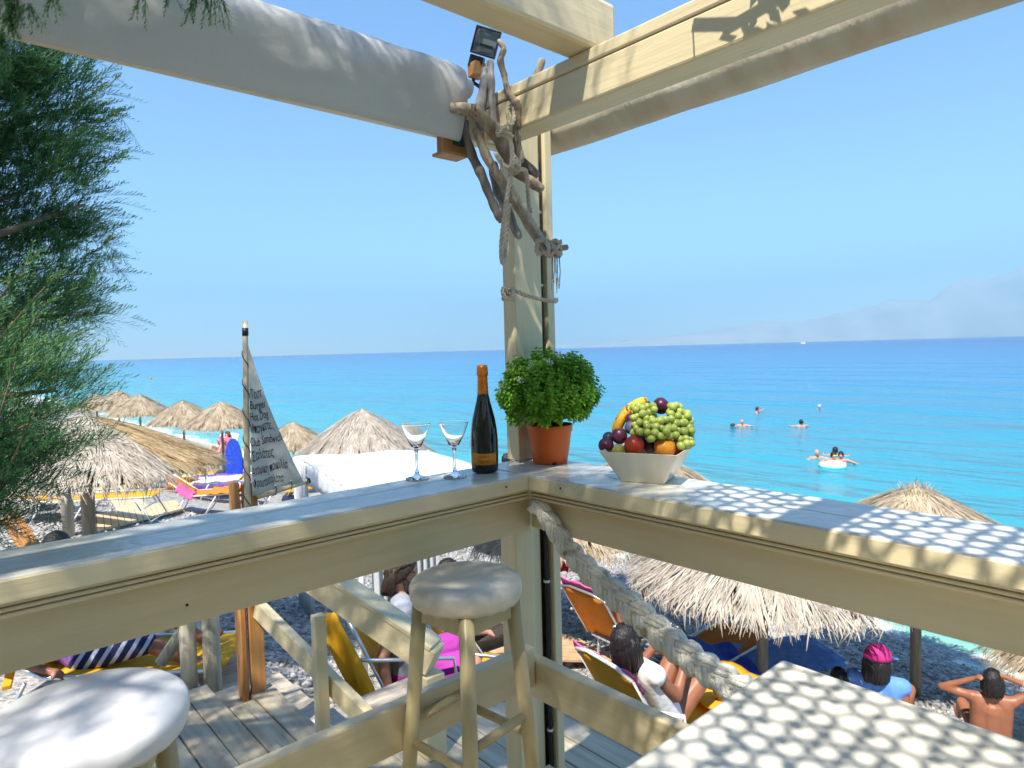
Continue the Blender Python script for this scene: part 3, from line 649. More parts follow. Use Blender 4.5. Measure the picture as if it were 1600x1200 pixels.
fbox(MB(), -hw+.004, hw-.004, -hh+.005, hh-.005, .0, .0025).build('front_glass', M_glass, fl)
fbox(MB(), -.038, .004, -hh-.036, -hh-.003, -.03, -.004).build('junction_box', M_blackm, fl, bevel=.002)
MB().tube([FL(-.012, -hh-.034, -.016), FL(-.012, -hh-.075, -.016), at(756, 140, 1.96)], .006, 8).build('bracket', M_blackm, fl)
MB().tube([FL(.0, hh, 0), FL(.003, hh+.008, 0), FL(.010, hh+.008, 0), FL(.012, hh, 0)], .0015, 6).build('latch', M_alu, fl)
MB().box(*sum([[c-.02, c+.02] for c in at(745, 110, 1.97)], [])).build('mounting_block', M_pine, fl, bevel=.003)

# ------------------------------------------------------------------ things on the counter
bp = atz(758, 737, 1.0505); 
bt_ = thing('sparkling_wine_bottle', 'dark sparkling wine bottle with orange foil neck and label', 'bottle', bp)
prof = [(.0, .0), (.030, .0), (.0385, .004), (.0402, .02), (.0408, .06), (.0405, .095), (.0385, .125), (.034, .155), (.027, .185), (.0205, .21), (.0165, .232)]
MB().lathe(prof, bp, 40).build('glass_body', M_bottle, bt_, smooth=True)
MB().lathe([(.0172, .222), (.0162, .24), (.0150, .275), (.0148, .284), (.0168, .286), (.0172, .292), (.0165, .296), (.0160, .308), (.0148, .3155), (.009, .3165), (.0, .3165)], bp, 32).build('foil', M_foil, bt_, smooth=True)
va = math.atan2((CAM-bp).y, (CAM-bp).x)
def arc(mb, r, z0, z1, a0, a1, n=20): mb.sheet([[bp+V(r*math.cos(a0+(a1-a0)*i/n), r*math.sin(a0+(a1-a0)*i/n), z) for z in (z0, z1)] for i in range(n+1)])
lb = MB(); arc(lb, .0414, .026, .060, va-1.25, va+.95); lbo = lb.build('label', M_label, bt_, smooth=True, solid=.0006)
lk = MB(); lr = random.Random(4); a = va-.42
for k in range(8):
    w2 = lr.uniform(.05, .08); arc(lk, .0419, .0475, .0475+lr.uniform(.005, .0075), a, a+w2*.45, 2); arc(lk, .0419, .0475, .0495, a+w2*.4, a+w2*.8, 2); a += .095
lk.build('lettering', M_ink, lbo)
lk = MB(); arc(lk, .0419, .0375, .039, va-.5, va+.4, 8); arc(lk, .0419, .033, .0342, va-.35, va+.25, 8); lk.build('small_print', M_ink, lbo)
def glass(px, py, label):
    c = atz(px, py, 1.0505); gl = thing('cocktail_glass', label, 'glass', c, 'cocktail glasses on the counter')
    MB().lathe([(.0, .0), (.0315, .0), (.0328, .0004), (.0333, .0012), (.0328, .0020), (.030, .0033), (.012, .0085), (.006, .016), (.0, .016)], c, 36).build('foot', M_glass, gl, smooth=True)
    MB().lathe([(.0, .0162), (.0058, .0162), (.0042, .03), (.0040, .05), (.0046, .07), (.0062, .084), (.0, .084)], c, 24).build('stem', M_glass, gl, smooth=True)
    MB().lathe([(.0, .0842), (.0075, .0842), (.016, .094), (.030, .122), (.0421, .1546), (.0428, .1565), (.0430, .1574), (.0427, .1578), (.0423, .1574), (.0420, .1566), (.0412, .1546), (.0286, .1219), (.0146, .0965), (.006, .0905), (.0, .0895)], c, 44).build('bowl', M_glass, gl, smooth=True)
glass(652, 748, 'stemmed cocktail glass standing further from the bottle')
glass(711, 745, 'stemmed cocktail glass standing right beside the bottle')

# potted basil
pc = atz(860, 722, 1.0508)
pt = thing('potted_basil', 'round bushy basil plant with white flowers in terracotta pot', 'plant', pc)
MB().lathe([(.0, 0), (.052, 0), (.0545, .004), (.062, .05), (.0685, .098), (.0715, .100), (.0725, .118), (.0735, .121), (.069, .121), (.0655, .098), (.0, .097)], pc, 44).build('pot', M_terra, pt, smooth=True)
sdir = (CAM-pc); sdir.z = 0; sdir.normalize(); sd2 = V(-sdir.y, sdir.x, 0)
MB().box(*sum([[c-e, c+e] for c, e in zip(pc+sdir*.0525+sd2*.012+V(0, 0, .004), (.005, .005, .004))], [])).build('drain_notch', M_black, pt)
MB().lathe([(.0, .100), (.064, .100), (.064, .104), (.0, .106)], pc, 24).build('soil', M_soil, pt)
br = np.random.default_rng(8); lv, lf = [], []; fv = MB()
cc = np.array(pc)+np.array([0, 0, .224]); RX = np.array([.152, .152, .125])
tips = []
for i in range(1150):
    d = br.normal(size=3); d /= np.linalg.norm(d)
    if d[2] < -.62: continue
    lump = 1+.06*math.sin(d[0]*7+1)+.06*math.sin(d[1]*8)+.05*math.sin(d[2]*9+2)
    tips.append((cc+d*RX*lump*br.uniform(.86, 1.03), d))
for tpos, d in tips:                     # every tip is a small leafy shoot
    up = d*.55+np.array([0, 0, .75]); up /= np.linalg.norm(up)
    ax1 = np.cross(up, [.3, .5, .1]); ax1 /= np.linalg.norm(ax1); ax2 = np.cross(up, ax1)
    for w_ in range(3):
        for k in range(4):
            a = k*1.571+w_*.8+br.uniform(-.3, .3); out = ax1*math.cos(a)+ax2*math.sin(a)
            L = br.uniform(.013, .021)*(1-.2*w_); dirv = out*(1-.22*w_)+up*(.15+.35*w_)+np.array([0, 0, -.45]); dirv /= np.linalg.norm(dirv)
            sdv = np.cross(dirv, up); sdv /= np.linalg.norm(sdv)+1e-9; nrm = np.cross(sdv, dirv); p0 = tpos-up*.012+up*.009*w_; wd = L*.30
            k0 = len(lv)
            lv += [p0, p0+dirv*L*.5+sdv*wd+nrm*.002, p0+dirv*L, p0+dirv*L*.5-sdv*wd+nrm*.002, p0+dirv*L*.5-nrm*.0015]
            lf += [(k0, k0+1, k0+4), (k0+1, k0+2, k0+4), (k0+2, k0+3, k0+4), (k0+3, k0, k0+4)]
big('foliage', lv, lf, M_basil, pt, kind='stuff')
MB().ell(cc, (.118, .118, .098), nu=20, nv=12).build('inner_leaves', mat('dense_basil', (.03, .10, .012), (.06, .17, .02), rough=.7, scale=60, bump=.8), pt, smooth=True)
st = MB()
for i in range(9):
    a = i*.7; st.tube([pc+V(.012*math.cos(a), .012*math.sin(a), .1), pc+V(.06*math.cos(a), .06*math.sin(a), .19)], .003, 6)
st.build('stems', M_stem, pt)
for fx_, fy_ in ((790, 592), (800, 575), (831, 574), (812, 595), (857, 568), (786, 605), (822, 560), (874, 560)):
    fdir = ray(fx_, fy_); rel = Vector(cc)-CAM; tt = rel.dot(fdir)/fdir.length_squared; q = CAM+fdir*tt
    off = q-Vector(cc); rr2 = min(1, (off.length/.15)); depth = .15*math.sqrt(max(0, 1-rr2*rr2)); q = q-fdir.normalized()*depth*.97
    fm = MB()
    for k in range(26): fm.ell(q+V(random.gauss(0, .0065), random.gauss(0, .0065), random.gauss(.004, .006)), .0026, nu=5, nv=4)
    fm.build('flower_cluster', M_flower, pt, kind='stuff')

# fruit bowl
bc = atz(1004, 754, 1.0506); fw_ = (CAM-bc); fw_.z = 0; fw_.normalize(); ang = math.atan2(fw_.y, fw_.x)+R_(-16)
ex, ey = V(-math.sin(ang), math.cos(ang), 0), V(math.cos(ang), math.sin(ang), 0)    # ey points to the viewer
bc = bc-ey*.055
def BW(a, b_, z): return bc+ex*a+ey*b_+V(0, 0, z)
def ringq(h, z, c=.12): return [BW(*q, z) for q in ((-h*(1-c), -h), (h*(1-c), -h), (h, -h*(1-c)), (h, h*(1-c)), (h*(1-c), h), (-h*(1-c), h), (-h, h*(1-c)), (-h, -h*(1-c)))]
rings = [ringq(.058, 0, .06), ringq(.0595, .002, .06), ringq(.103, .083, .045), ringq(.104, .0845, .045), ringq(.1005, .0845, .045), ringq(.057, .006, .06)]
vs = [q for r in rings for q in r]; fs = [(i*8+j, i*8+(j+1) % 8, (i+1)*8+(j+1) % 8, (i+1)*8+j) for i in range(5) for j in range(8)] + [tuple(range(7, -1, -1)), tuple(40+j for j in range(8))]
o = MB().add(vs, fs).build('square_bowl', M_bowl, bevel=.0012); tag(o, 'square flared cream ceramic bowl heaped with fruit', 'bowl')
db = (bc-CAM).dot(CF)
def fruit(name, px, py, r, m, label, cat, dd=0, squash=1, dimple=True):
    c = at(px, py, db+dd); nu, nv = 24, 16; b = MB().ell(c, (r, r, r*squash), nu=nu, nv=nv)
    tilt = Euler((random.uniform(-.7, .7), random.uniform(-.7, .7), random.uniform(0, 6))).to_matrix()
    out = []
    for q in b.v:
        u = (q-c); n_ = u.normalized(); t_ = (tilt @ V(0, 0, 1))
        if dimple: u = u*(1-.16*math.exp(-((1-n_.dot(t_))/.05)))
        gr_ = (tilt @ V(1, 0, 0)).dot(n_); side = (tilt @ V(0, 1, 0)).dot(n_)
        if dimple and side > 0: u = u*(1-.035*math.exp(-(gr_/.09)**2))
        out.append(c+u)
    b.v = out; o = b.build(name, m, smooth=True); return tag(o, label, cat, 'fruit in the square bowl')
fruit('plum', 947, 696, .0212, M_plum, 'dark plum overhanging the left rim of the bowl', 'plum', .01)
fruit('plum', 968, 681, .0212, M_plum, 'reddish purple plum leaning on the banana base', 'plum', .01, 1.1)
fruit('plum', 951, 684, .017, M_plumb, 'small blue plum tucked behind the leftmost plum', 'plum', .05)
fruit('plum', 987, 668, .0195, M_plumb, 'blue bloomed plum between banana and grapes', 'plum', .01)
fruit('plum', 986, 655, .0170, M_plum, 'pinkish plum lying on the banana curve', 'plum', .03)
fruit('plum', 1033, 634, .0235, M_plum, 'single dark plum crowning the pile above the grapes', 'plum', .03)
fruit('plum', 999, 674, .020, M_plumb, 'dark plum above the red nectarine', 'plum', .04)
fruit('nectarine', 991, 696, .0268, M_nect, 'shiny red nectarine at the front of the bowl', 'nectarine', -.035)
fruit('peach', 1039, 699, .0285, M_peach, 'yellow peach at the front right of the bowl', 'peach', -.04)
fruit('plum', 1014, 696, .020, M_plum, 'dark red plum between nectarine and peach', 'plum', .0)
fruit('plum', 1068, 686, .020, M_plum, 'purple plum by the right rim under the grapes', 'plum', .05)
fruit('pear', 967, 706, .019, M_lime, 'green fruit low behind the front rim', 'pear', -.02)
fruit('nectarine', 1057, 699, .022, M_nect, 'red nectarine behind the yellow peach', 'nectarine', .0)
for px, py, r, lb in ((985, 705, .025, 'dark plum hidden low behind the red nectarine'), (1025, 690, .03, 'dark plum buried behind the yellow peach'), (1010, 660, .03, 'dark plum buried under the upper left grapes'), (1045, 672, .028, 'dark plum buried under the right hand grapes'), (1000, 685, .03, 'dark plum deep in the centre of the pile')):
    fruit('plum', px, py, r*.8, M_plum, lb, 'plum', .07)
pth = smooth_path([at(962,682,db+.055),at(966,664,db+.05),at(977,646,db+.05),at(992,634,db+.055),at(1006,628,db+.06),at(1012,627,db+.06)], 5); nn = len(pth)
rad = [.0165*min(1, .45+i*.18, .30+(nn-1-i)*.14) for i in range(nn)]
ba = tag(MB().tube(pth, rad, 8).build('banana', M_banana, smooth=True, sub=1), 'ripe speckled banana curving up the back left of the bowl', 'banana', 'fruit in the square bowl')
MB().tube([pth[-1], at(1013, 630, db+.06)], [.006, .005], 7).build('stalk', M_stem, ba, smooth=True)
gb = thing('grape_bunch', 'bunch of green grapes spilling over the right of the bowl', 'grapes', at(1030, 690, db), 'fruit in the square bowl')
gr_ = random.Random(9); placed = []
for tr in range(6000):
    x, y = gr_.uniform(990, 1082), gr_.uniform(628, 706)
    u = (x-990)/92
    top = 640-8*math.sin(u*3.1)+(14*max(0, u-.75)*4); bot = 672+22*math.sin(min(1, u*1.15)*2.2)+(8 if u > .8 else 0)
    if 1022 < x < 1046 and y < 655: continue
    if x < 1012: top, bot = 634, 676
    if y < top or y > bot or (1018 < x < 1058 and y > 684): continue
    c = at(x, y, db-.045+.06*abs(u-.45)+gr_.uniform(-.012, .03)-.0009*(y-660))
    if all((c-q).length > .0150 for q in placed): placed.append(c)
    if len(placed) > 130: break
gm = MB().ell((0, 0, 0), (.0106, .0106, .0116), nu=12, nv=8); gme = None
for i, c in enumerate(placed):
    if gme is None:
        o = gm.build('grape', M_grape, None, smooth=True); gme = o.data
    else: o = bpy.data.objects.new('grape', gme); COL.objects.link(o)
    o.parent = gb; o.location = c-ORG[gb.name]; o.rotation_euler = [gr_.uniform(0, 6) for _ in range(3)]; s_ = gr_.uniform(.88, 1.1); o.scale = (s_, s_, s_)
M_grape_n = M_grape.node_tree
sm = MB()
for i in range(0, len(placed)-1, 3): sm.tube([placed[i]+V(0, 0, .004), at(1030, 660, db+.02)], .0012, 4)
sm.build('stalk', M_stem, gb)

# ------------------------------------------------------------------ stools and table
def stool(c, zs, r, m_seat, label, yaw, hem=1.0):
    t = thing('bar_stool', label, 'stool', (c[0], c[1], 0), 'bar stools at the counter'); c = V(c[0], c[1], 0); b = MB(); n = 64; prof = []
    for rr, z in ((.0, .0), (.45, -.001), (.75, -.004), (.90, -.010), (.97, -.018), (1.0, -.028), (1.0, -.040), (.985, -.052), (.955, -.062*hem), (.93, -.0625*hem)): prof.append((rr*r, z))
    vs = []; fs = []
    for i, (rr, z) in enumerate(prof):
        for j in range(n):
            a = 2*math.pi*j/n; wv = (math.sin(j*2.4)*.5+math.sin(j*4.3+1)*.5)*(max(0, i-4)/5)
            vs.append(c+V(rr*(1+.012*wv)*math.cos(a), rr*(1+.012*wv)*math.sin(a), zs+z+.004*wv*(i > 6)))
    for i in range(len(prof)-1):
        for j in range(n): fs.append((i*n+j, (i+1)*n+j, (i+1)*n+(j+1) % n, i*n+(j+1) % n))
    b.add(vs, fs); b.build('seat', m_seat, t, smooth=True)
    lp = []
    for k in range(4):
        a = yaw+k*math.pi/2; d = V(math.cos(a), math.sin(a), 0); top = c+d*r*.80+V(0, 0, zs-.04); bot = c+d*r*1.36
        lp.append((top, bot)); b = MB().tube([bot, bot.lerp(top, .5), top], [.0155, .018, .0185], 18); b.build('leg', M_stool, t, smooth=True)
    for k in range(4):
        (t0, b0), (t1, b1) = lp[k], lp[(k+1) % 4]
        MB().bar(t0.lerp(b0, .058), t1.lerp(b1, .058), .016, .052).build('apron', M_stool, t, bevel=.002)
        f_ = .40+.06*(k % 2)
        p, q = t0.lerp(b0, f_), t1.lerp(b1, f_); MB().tube([p, q], .0115, 12).build('stretcher', M_stool, t, smooth=True)
        f2 = .74-.05*(k % 2)
        p, q = t0.lerp(b0, f2), t1.lerp(b1, f2); MB().tube([p, q], .0115, 12).build('stretcher', M_stool, t, smooth=True)
    return t
stool((-.307, -.092), .862, .139, M_seat2, 'cream bar stool with worn round seat near the corner post', R_(48.4+4))
stool((-1.125, -.19), .884, .146, M_seat, 'white padded bar stool cut off at the lower left', R_(20))
tb = thing('table', 'cream square table in the foreground dappled with round light spots', 'table', (-.45, -1.15, 0))
MB().box(-.95, -.052, -1.62, -.775, .752, .79).build('table_top', M_tab, tb, bevel=.007)
for y in (-1.58, -.83): MB().box(-.9, -.1, y, y+.022, .67, .751).build('apron', M_cr_x, tb)
for x in (-.91, -.115): MB().box(x, x+.022, -1.555, -.832, .67, .751).build('apron', M_cr_y, tb)
for x in (-.885, -.16):
    for y in (-1.55, -.885): MB().box(x, x+.055, y, y+.055, 0, .669).build('leg', M_cr_z, tb, bevel=.003)

# ------------------------------------------------------------------ sail-shaped menu sign on its timber post
YP = 2.091
wp = thing('timber_post', 'orange stained timber post standing beyond the left counter', 'post', (-.08, YP, -.35))
MB().box(-.079, -.006, YP-.02, YP+.015, -.9, .752).build('board', M_pine, wp, bevel=.003)
MB().box(-.121, -.094, YP-.012, YP+.075, -.9, .765).build('board', M_pine, wp, bevel=.003)
MB().box(-.094, -.079, YP+.02, YP+.06, -.9, .66).build('spacer', M_whitem, wp)
ms = thing('sail_menu_sign', 'small sailboat shaped menu sign with bamboo mast and handwritten sail', 'sign', (-.04, YP-.04, .7))
M_bam = mat('pale_bamboo', (.66, .56, .38), (.56, .46, .29), rough=.5, scale=3, stretch=(12, 12, 2), bump=.15, bscale=6)
mt0, mt1 = aty(387, 800, YP-.037), aty(383, 502, YP-.037)
pts = [mt0.lerp(mt1, i/12) for i in range(13)]
MB().tube(pts, [.0165-.0035*i/12+(.0012 if i % 3 == 0 else 0) for i in range(13)], 14).build('mast', M_bam, ms, smooth=True)
MB().tube([mt0.lerp(mt1, .925), mt0.lerp(mt1, .965)], .0155, 12).build('lashing', M_black, ms, smooth=True)
sb0, sb1 = aty(402, 776, YP-.045), aty(483, 751, YP-.045)
MB().tube([sb0, sb0.lerp(sb1, .5), sb1], [.015, .0155, .0145], 12).build('boom', M_bam, ms, smooth=True)
MB().tube([sb1-(sb1-sb0)*.03, sb1+(sb1-sb0)*.01], .0155, 10).build('boom_end', M_black, ms)
SY = YP-.062
tp, bl_, brr = aty(388, 540, SY), aty(394, 775, SY), aty(474, 752, SY)
def sail(u, v):                    # u down the mast 0..1, v across 0..1
    l = tp.lerp(bl_, u); r = tp.lerp(brr, u)+V(-.020*math.sin(math.pi*u), 0, 0); q = l.lerp(r, v)
    return q+V(0, .014*math.sin(math.pi*v)*u+.003*math.sin(v*9+u*4)*u, -.012*math.sin(math.pi*v)*(u**6))
M_sail = mat('canvas_sail', (.66, .64, .57), (.58, .56, .49), rough=.85, scale=5, transl=.2, bump=.2, bscale=60)
sl_ = MB().sheet([[sail(max(.0, i/26), j/12) for j in range(13)] for i in range(27)]).build('sail', M_sail, ms, smooth=True, solid=.0012)
def text_on_sail(txt, px, py, size, rot, maxw=None):
    cu = bpy.data.curves.new('t', 'FONT'); cu.body = txt; cu.size = 1; cu.extrude = 0; cu.resolution_u = 2; cu.shear = .12; cu.offset = .002
    to = bpy.data.objects.new('t', cu); COL.objects.link(to); dg = bpy.context.evaluated_depsgraph_get()
    me = bpy.data.meshes.new_from_object(to.evaluated_get(dg)); bpy.data.objects.remove(to)
    if not len(me.vertices): return
    wid = max(v.co.x for v in me.vertices); s = size; sx = size*(min(1.0, maxw/(wid*size)) if maxw else 1)
    o0 = aty(px, py, SY); ca, sa = math.cos(rot), math.sin(rot)
    for v in me.vertices:
        x, z = v.co.x*sx, v.co.y*s; z += .004*math.sin(x*70+px); X, Z = x*ca-z*sa, x*sa+z*ca
        q = V(o0.x+X, 0, o0.z+Z); u = (tp.z-q.z)/(tp.z-bl_.z); u = max(.02, min(1, u))
        l, r = tp.lerp(bl_, u), tp.lerp(brr, u); vv_ = max(0, min(1, (q.x-l.x)/max(1e-4, r.x-l.x)))
        q.y = sail(u, vv_).y-.0032; v.co = q-ORG[ms.name]
    me.materials.clear(); me.materials.append(M_pen)
    o = bpy.data.objects.new('lettering', me); COL.objects.link(o); o.parent = sl_
k = .0033
for txt, px, py, sz, mw in (('Τοστ', 392, 623, 20, 18), ('Burger', 391, 641, 19, 26), ('Hot Dog', 391, 659, 19, 30), ('Μπαγκέτες', 391, 678, 20, 39), ('Club Sandwich', 391, 699, 20, 51), ('Σαλάτες', 394, 721, 22, 36), ('Ατομική ποικιλία', 394, 744, 20, 58), ('Φρουτοσαλάτα', 396, 764, 19, 50)):
    text_on_sail(txt, px, py, sz*k, R_(6), mw*k)
wr = [mt0.lerp(mt1, .03+i*.0145)+CR*.0165*math.cos(i*.62)-CF*.0165*math.sin(i*.62)-CF*.002 for i in range(60)]
MB().tube(smooth_path(wr, 2), .0023, 5).build('lacing', M_black, ms, smooth=True)
for f_ in (.32, .62, .93):
    q = sb0.lerp(sb1, f_); e_ = q+V(0, -.012, .035)
    MB().tube([e_, q+V(.004, -.018, .012), q+V(0, -.012, -.016)], .0022, 5).build('tie', M_black, ms)
    MB().tube([e_+V(0, -.003, 0), e_+V(0, .003, 0)], .006, 10).build('eyelet', M_alu, ms)

# ------------------------------------------------------------------ stair railing and fence posts beyond the left counter
sr = thing('stair_railing', 'cream wooden stair railing with sloping rails below the left counter', 'railing', (.3, .95, -.35))
d1, d2 = at(508, 886, 3.05), at(681, 1003, 2.88); dv = (d2-d1)
MB().bar(d1-dv*.35-V(0, 0, .011), d2-V(0, 0, .011), .108, .022).build('handrail', M_cr_y, sr, bevel=.004)
MB().bar(d1-dv*.35+V(0, 0, -.082), d2-dv*.01+V(0, 0, -.082), .098, .118).build('rail_board', M_cr_y, sr, bevel=.003)
MB().box(d2.x-.06, d2.x+.035, d2.y-.01, d2.y+.085, -.35, d2.z-.142).build('newel_post', M_cr_z, sr, bevel=.004)
qb = d1.lerp(d2, .02); MB().box(-.026, .028, 1.40, 1.45, -.9, .235).build('baluster', M_cr_z, sr, bevel=.004)
l1, l2 = aty(403, 950, 2.06), aty(582, 1132, 1.16)
MB().bar(l1, l2, .045, .095).build('lower_rail', M_cr_y, sr, bevel=.004)
for px, foot, topy, r, lb in ((301, 1072, 925, .042, 'grey round fence post beside the landing, the one with the brace'), (337, 1064, 925, .046, 'grey round fence post between the braced post and the timber post')):
    f_ = atz(px, foot, -.36); f_.y += .05; tpz = aty(px, topy, f_.y).z
    o = MB().tube([V(f_.x, f_.y, -1.2), V(f_.x, f_.y, -.3), V(f_.x+.004, f_.y, tpz)], r, 16, jit=.03).build('fence_post', M_grypost, smooth=True); tag(o, lb, 'post', 'round fence posts')
b0_, b1_ = at(252, 1035, 3.75), at(300, 965, 3.72)
o = MB().tube([b0_, b0_.lerp(b1_, .5), b1_], .034, 12).build('diagonal_brace', M_grypost, smooth=True); tag(o, 'slanting grey round pole leaning against the braced fence post', 'pole')
f_ = hit(274, 1050); o = MB().box(f_.x-.06, f_.x+.06, f_.y-.04, f_.y+.04, f_.z-.1, f_.z+.45).build('wooden_stake', M_grypost, bevel=.004); tag(o, 'short grey wooden stake beside the slanting pole', 'post')
# leafy garland hanging from the roof edge (out of the picture, seen as a shadow on the beam)
ga = thing('hanging_garland', 'dry leafy garland hung from a stick at the roof edge above the beam', 'garland', (-.14, -.8, 2.3))
MB().tube([V(-.13, -.62, 2.335), V(-.13, -.72, 2.30), V(-.13, -.9, 2.325), V(-.13, -1.1, 2.35)], .007, 7).build('stick', M_drift, ga)
MB().tube([V(-.13, -.62, 2.335), V(-.13, -.628, 2.17)], .0018, 5).build('string', M_black, ga)
lm = MB(); lr = random.Random(3)
for i in range(34):
    c = V(-.13+lr.uniform(-.02, .02), -.78+lr.gauss(0, .045)-.1*(i % 3 == 0), 2.29+lr.gauss(0, .025)); a = lr.uniform(0, 6.28); L = lr.uniform(.025, .06); d = V(lr.uniform(-.3, .3), math.cos(a), math.sin(a)).normalized(); s_ = d.cross(V(1, 0, 0)).normalized()*L*.22
    lm.add([c, c+d*L*.5+s_, c+d*L, c+d*L*.5-s_], [(0, 1, 2, 3)])
lm.build('dry_leaves', M_drift, ga, kind='stuff')

# ------------------------------------------------------------------ thatched umbrellas
def umbrella(px, py, dep, R, drop, dens, label, m_th, seed, polepx=None, mat2=None, pr=.04, open_top=False):
    rg = np.random.default_rng(seed); A = at(px, py, dep); gx, gy = A.x, A.y
    if polepx is not None: q = at(polepx[0], polepx[1], dep); gx, gy = q.x, q.y
    gz = g(gx)-.05
    t = thing('thatched_umbrella', label, 'umbrella', (gx, gy, gz), 'thatched beach umbrellas')
    MB().tube([V(gx, gy, gz), V((gx+A.x)/2, (gy+A.y)/2, (gz+A.z)/2), A-V(0, 0, .02)], [pr, pr*.95, pr*.8], 10).build('pole', M_pole, t, smooth=True)
    n = 28; vs = [A-V(0, 0, .03)]; fs = []
    for i in range(1, 6):
        s = i/5
        for j in range(n):
            a = 2*math.pi*j/n; vs.append(A+V(R*s*.94*math.cos(a), R*s*.94*math.sin(a), -.05-drop*(s**1.12)*.96+.02*math.sin(j*2.3+i)))
    for j in range(n): fs.append((0, 1+j, 1+(j+1) % n))
    for i in range(4):
        for j in range(n): fs.append((1+i*n+j, 1+(i+1)*n+j, 1+(i+1)*n+(j+1) % n, 1+i*n+(j+1) % n))
    MB().add(vs, fs).build('underlayer', M_strawu, t, smooth=True)
    for j in range(8):
        a = 2*math.pi*j/8+.2
        MB().tube([A-V(0, 0, .06), A+V(R*.9*math.cos(a), R*.9*math.sin(a), -.09-drop*.93)], .014, 6).build('rafter', M_pole, t)
    lv, lf = [], []
    def P(s, a, lift): return np.array([A.x+R*s*math.cos(a), A.y+R*s*math.sin(a), A.z-drop*s**1.12+lift])
    layers = ((.42, 1.05, int(38*dens)), (.22, .84, int(32*dens)), (.02, .60, int(24*dens)), (.0, .40, int(14*dens)))
    for li, (s0, s1, nf_) in enumerate(layers):
        for f in range(nf_):
            a = 2*math.pi*(f+rg.uniform(-.4, .4))/nf_; base = .012+.018*li+rg.uniform(0, .03); tw = rg.uniform(-.10, .10)
            e1 = s1+rg.uniform(-.07, .05); nl = 20 if dens > .8 else 13
            for k in range(nl):
                u = k/(nl-1); s = s0+(e1-s0)*u*.82; p0 = P(s, a+tw*u, base)
                for sd in (-1, 1):
                    L = (.30+.16*rg.random())*R*(.75 if u < .15 else 1)*(.8 if u > .85 else 1)
                    spread = rg.uniform(.10, .42)*(1-.4*u); ds = L*math.cos(spread)/R; da = sd*L*math.sin(spread)/(R*max(.25, s+ds*.6))
                    sE = s+ds; p1 = P(s+ds*.5, a+tw*u+da*.5, base+rg.uniform(0, .03)); p2 = P(min(sE, 1.04+.04*rg.random()), a+tw*u+da, base+rg.uniform(-.015, .03))
                    if sE > 1.0: p2 = p2+np.array([0, 0, -(sE-1.0)*R*rg.uniform(.2, .6)])
                    tang = np.array([-math.sin(a), math.cos(a), 0])*rg.uniform(.0035, .008)*(R/1.3)*(1.0 if dens > .8 else 1.6)
                    k0 = len(lv); lv += [p0-tang*.6, p0+tang*.6, p1+tang, p1-tang, p2+tang*.25, p2-tang*.25]
                    lf += [(k0, k0+1, k0+2, k0+3), (k0+3, k0+2, k0+4, k0+5)]
            k0 = len(lv); tg = np.array([-math.sin(a), math.cos(a), 0])*.008; pa, pb_ = P(s0, a, base+.004), P(e1*.95, a+tw, base+.006)
            lv += [pa-tg, pa+tg, pb_+tg*.4, pb_-tg*.4]; lf += [(k0, k0+1, k0+2, k0+3)]
    nfr = int(150*dens)                                   # ragged hem hanging at the edge
    for f in range(nfr):
        a = rg.uniform(0, 6.283); s = rg.uniform(.93, 1.04); p0 = P(s, a, .01); L = rg.uniform(.03, .12)*R/1.3
        p1 = p0+np.array([math.cos(a)*L*.35, math.sin(a)*L*.35, -L])+rg.normal(0, .012, 3); tg = np.array([-math.sin(a), math.cos(a), 0])*rg.uniform(.005, .011)
        k0 = len(lv); lv += [p0-tg, p0+tg, p1+tg*.4, p1-tg*.4]; lf += [(k0, k0+1, k0+2, k0+3)]
    if open_top:
        for f in range(260):
            a = rg.uniform(0, 6.283); p0 = P(.10+.06*rg.random(), a, .0); p1 = P(rg.uniform(.02, .26), a+rg.uniform(-.8, .8), rg.uniform(.05, .20)); tg = np.array([-math.sin(a), math.cos(a), 0])*.006
            k0 = len(lv); lv += [p0-tg, p0+tg, p1+tg*.3, p1-tg*.3]; lf += [(k0, k0+1, k0+2, k0+3)]
    lv = np.array(lv); lf = np.array(lf)
    if mat2:                                              # one sector of the roof in the second thatch material
        cen = lv[lf].mean(1); ang = np.arctan2(cen[:, 1]-A.y, cen[:, 0]-A.x); rel = (ang-mat2[1]+math.pi) % (2*math.pi)-math.pi; msk = np.abs(rel) < mat2[2]
        big('golden_sector', lv, lf[msk], mat2[0], t, kind='stuff'); lf = lf[~msk]
    big('thatch', lv, lf, m_th, t, kind='stuff')
    return t
umbrella(1190, 800, 6.3, 1.20, .56, 2.1, 'nearest thatched umbrella, bleached fronds filling the gap under the right counter', M_strawg, 1, pr=.055)
umbrella(1432, 772, 7.0, 1.12, .56, 1.5, 'ragged thatched umbrella whose tuft peeks over the right counter', M_straw, 2, open_top=True, pr=.055)
umbrella(1005, 712, 8.9, 1.38, .72, 1.3, 'thatched umbrella hidden behind the fruit bowl and stool', M_straw, 3)
umbrella(1762, 905, 5.7, 1.0, .75, 1.5, 'thatched umbrella cut off at the lower right edge', M_straw, 4)
umbrella(862, 748, 8.2, 1.12, .68, 1.3, 'thatched umbrella tucked behind the corner post and basil pot', M_straw, 33)
umbrella(565, 644, 15.6, 1.62, 1.0, 1.0, 'grey thatched umbrella rising behind the white tent', M_strawg, 5)
umbrella(132, 661, 7.6, 1.38, .52, 2.2, 'large thatched umbrella half grey half golden beside the tamarisk', M_strawg, 6, polepx=(136, 800), mat2=(M_strawo, -.35, .75), pr=.075)
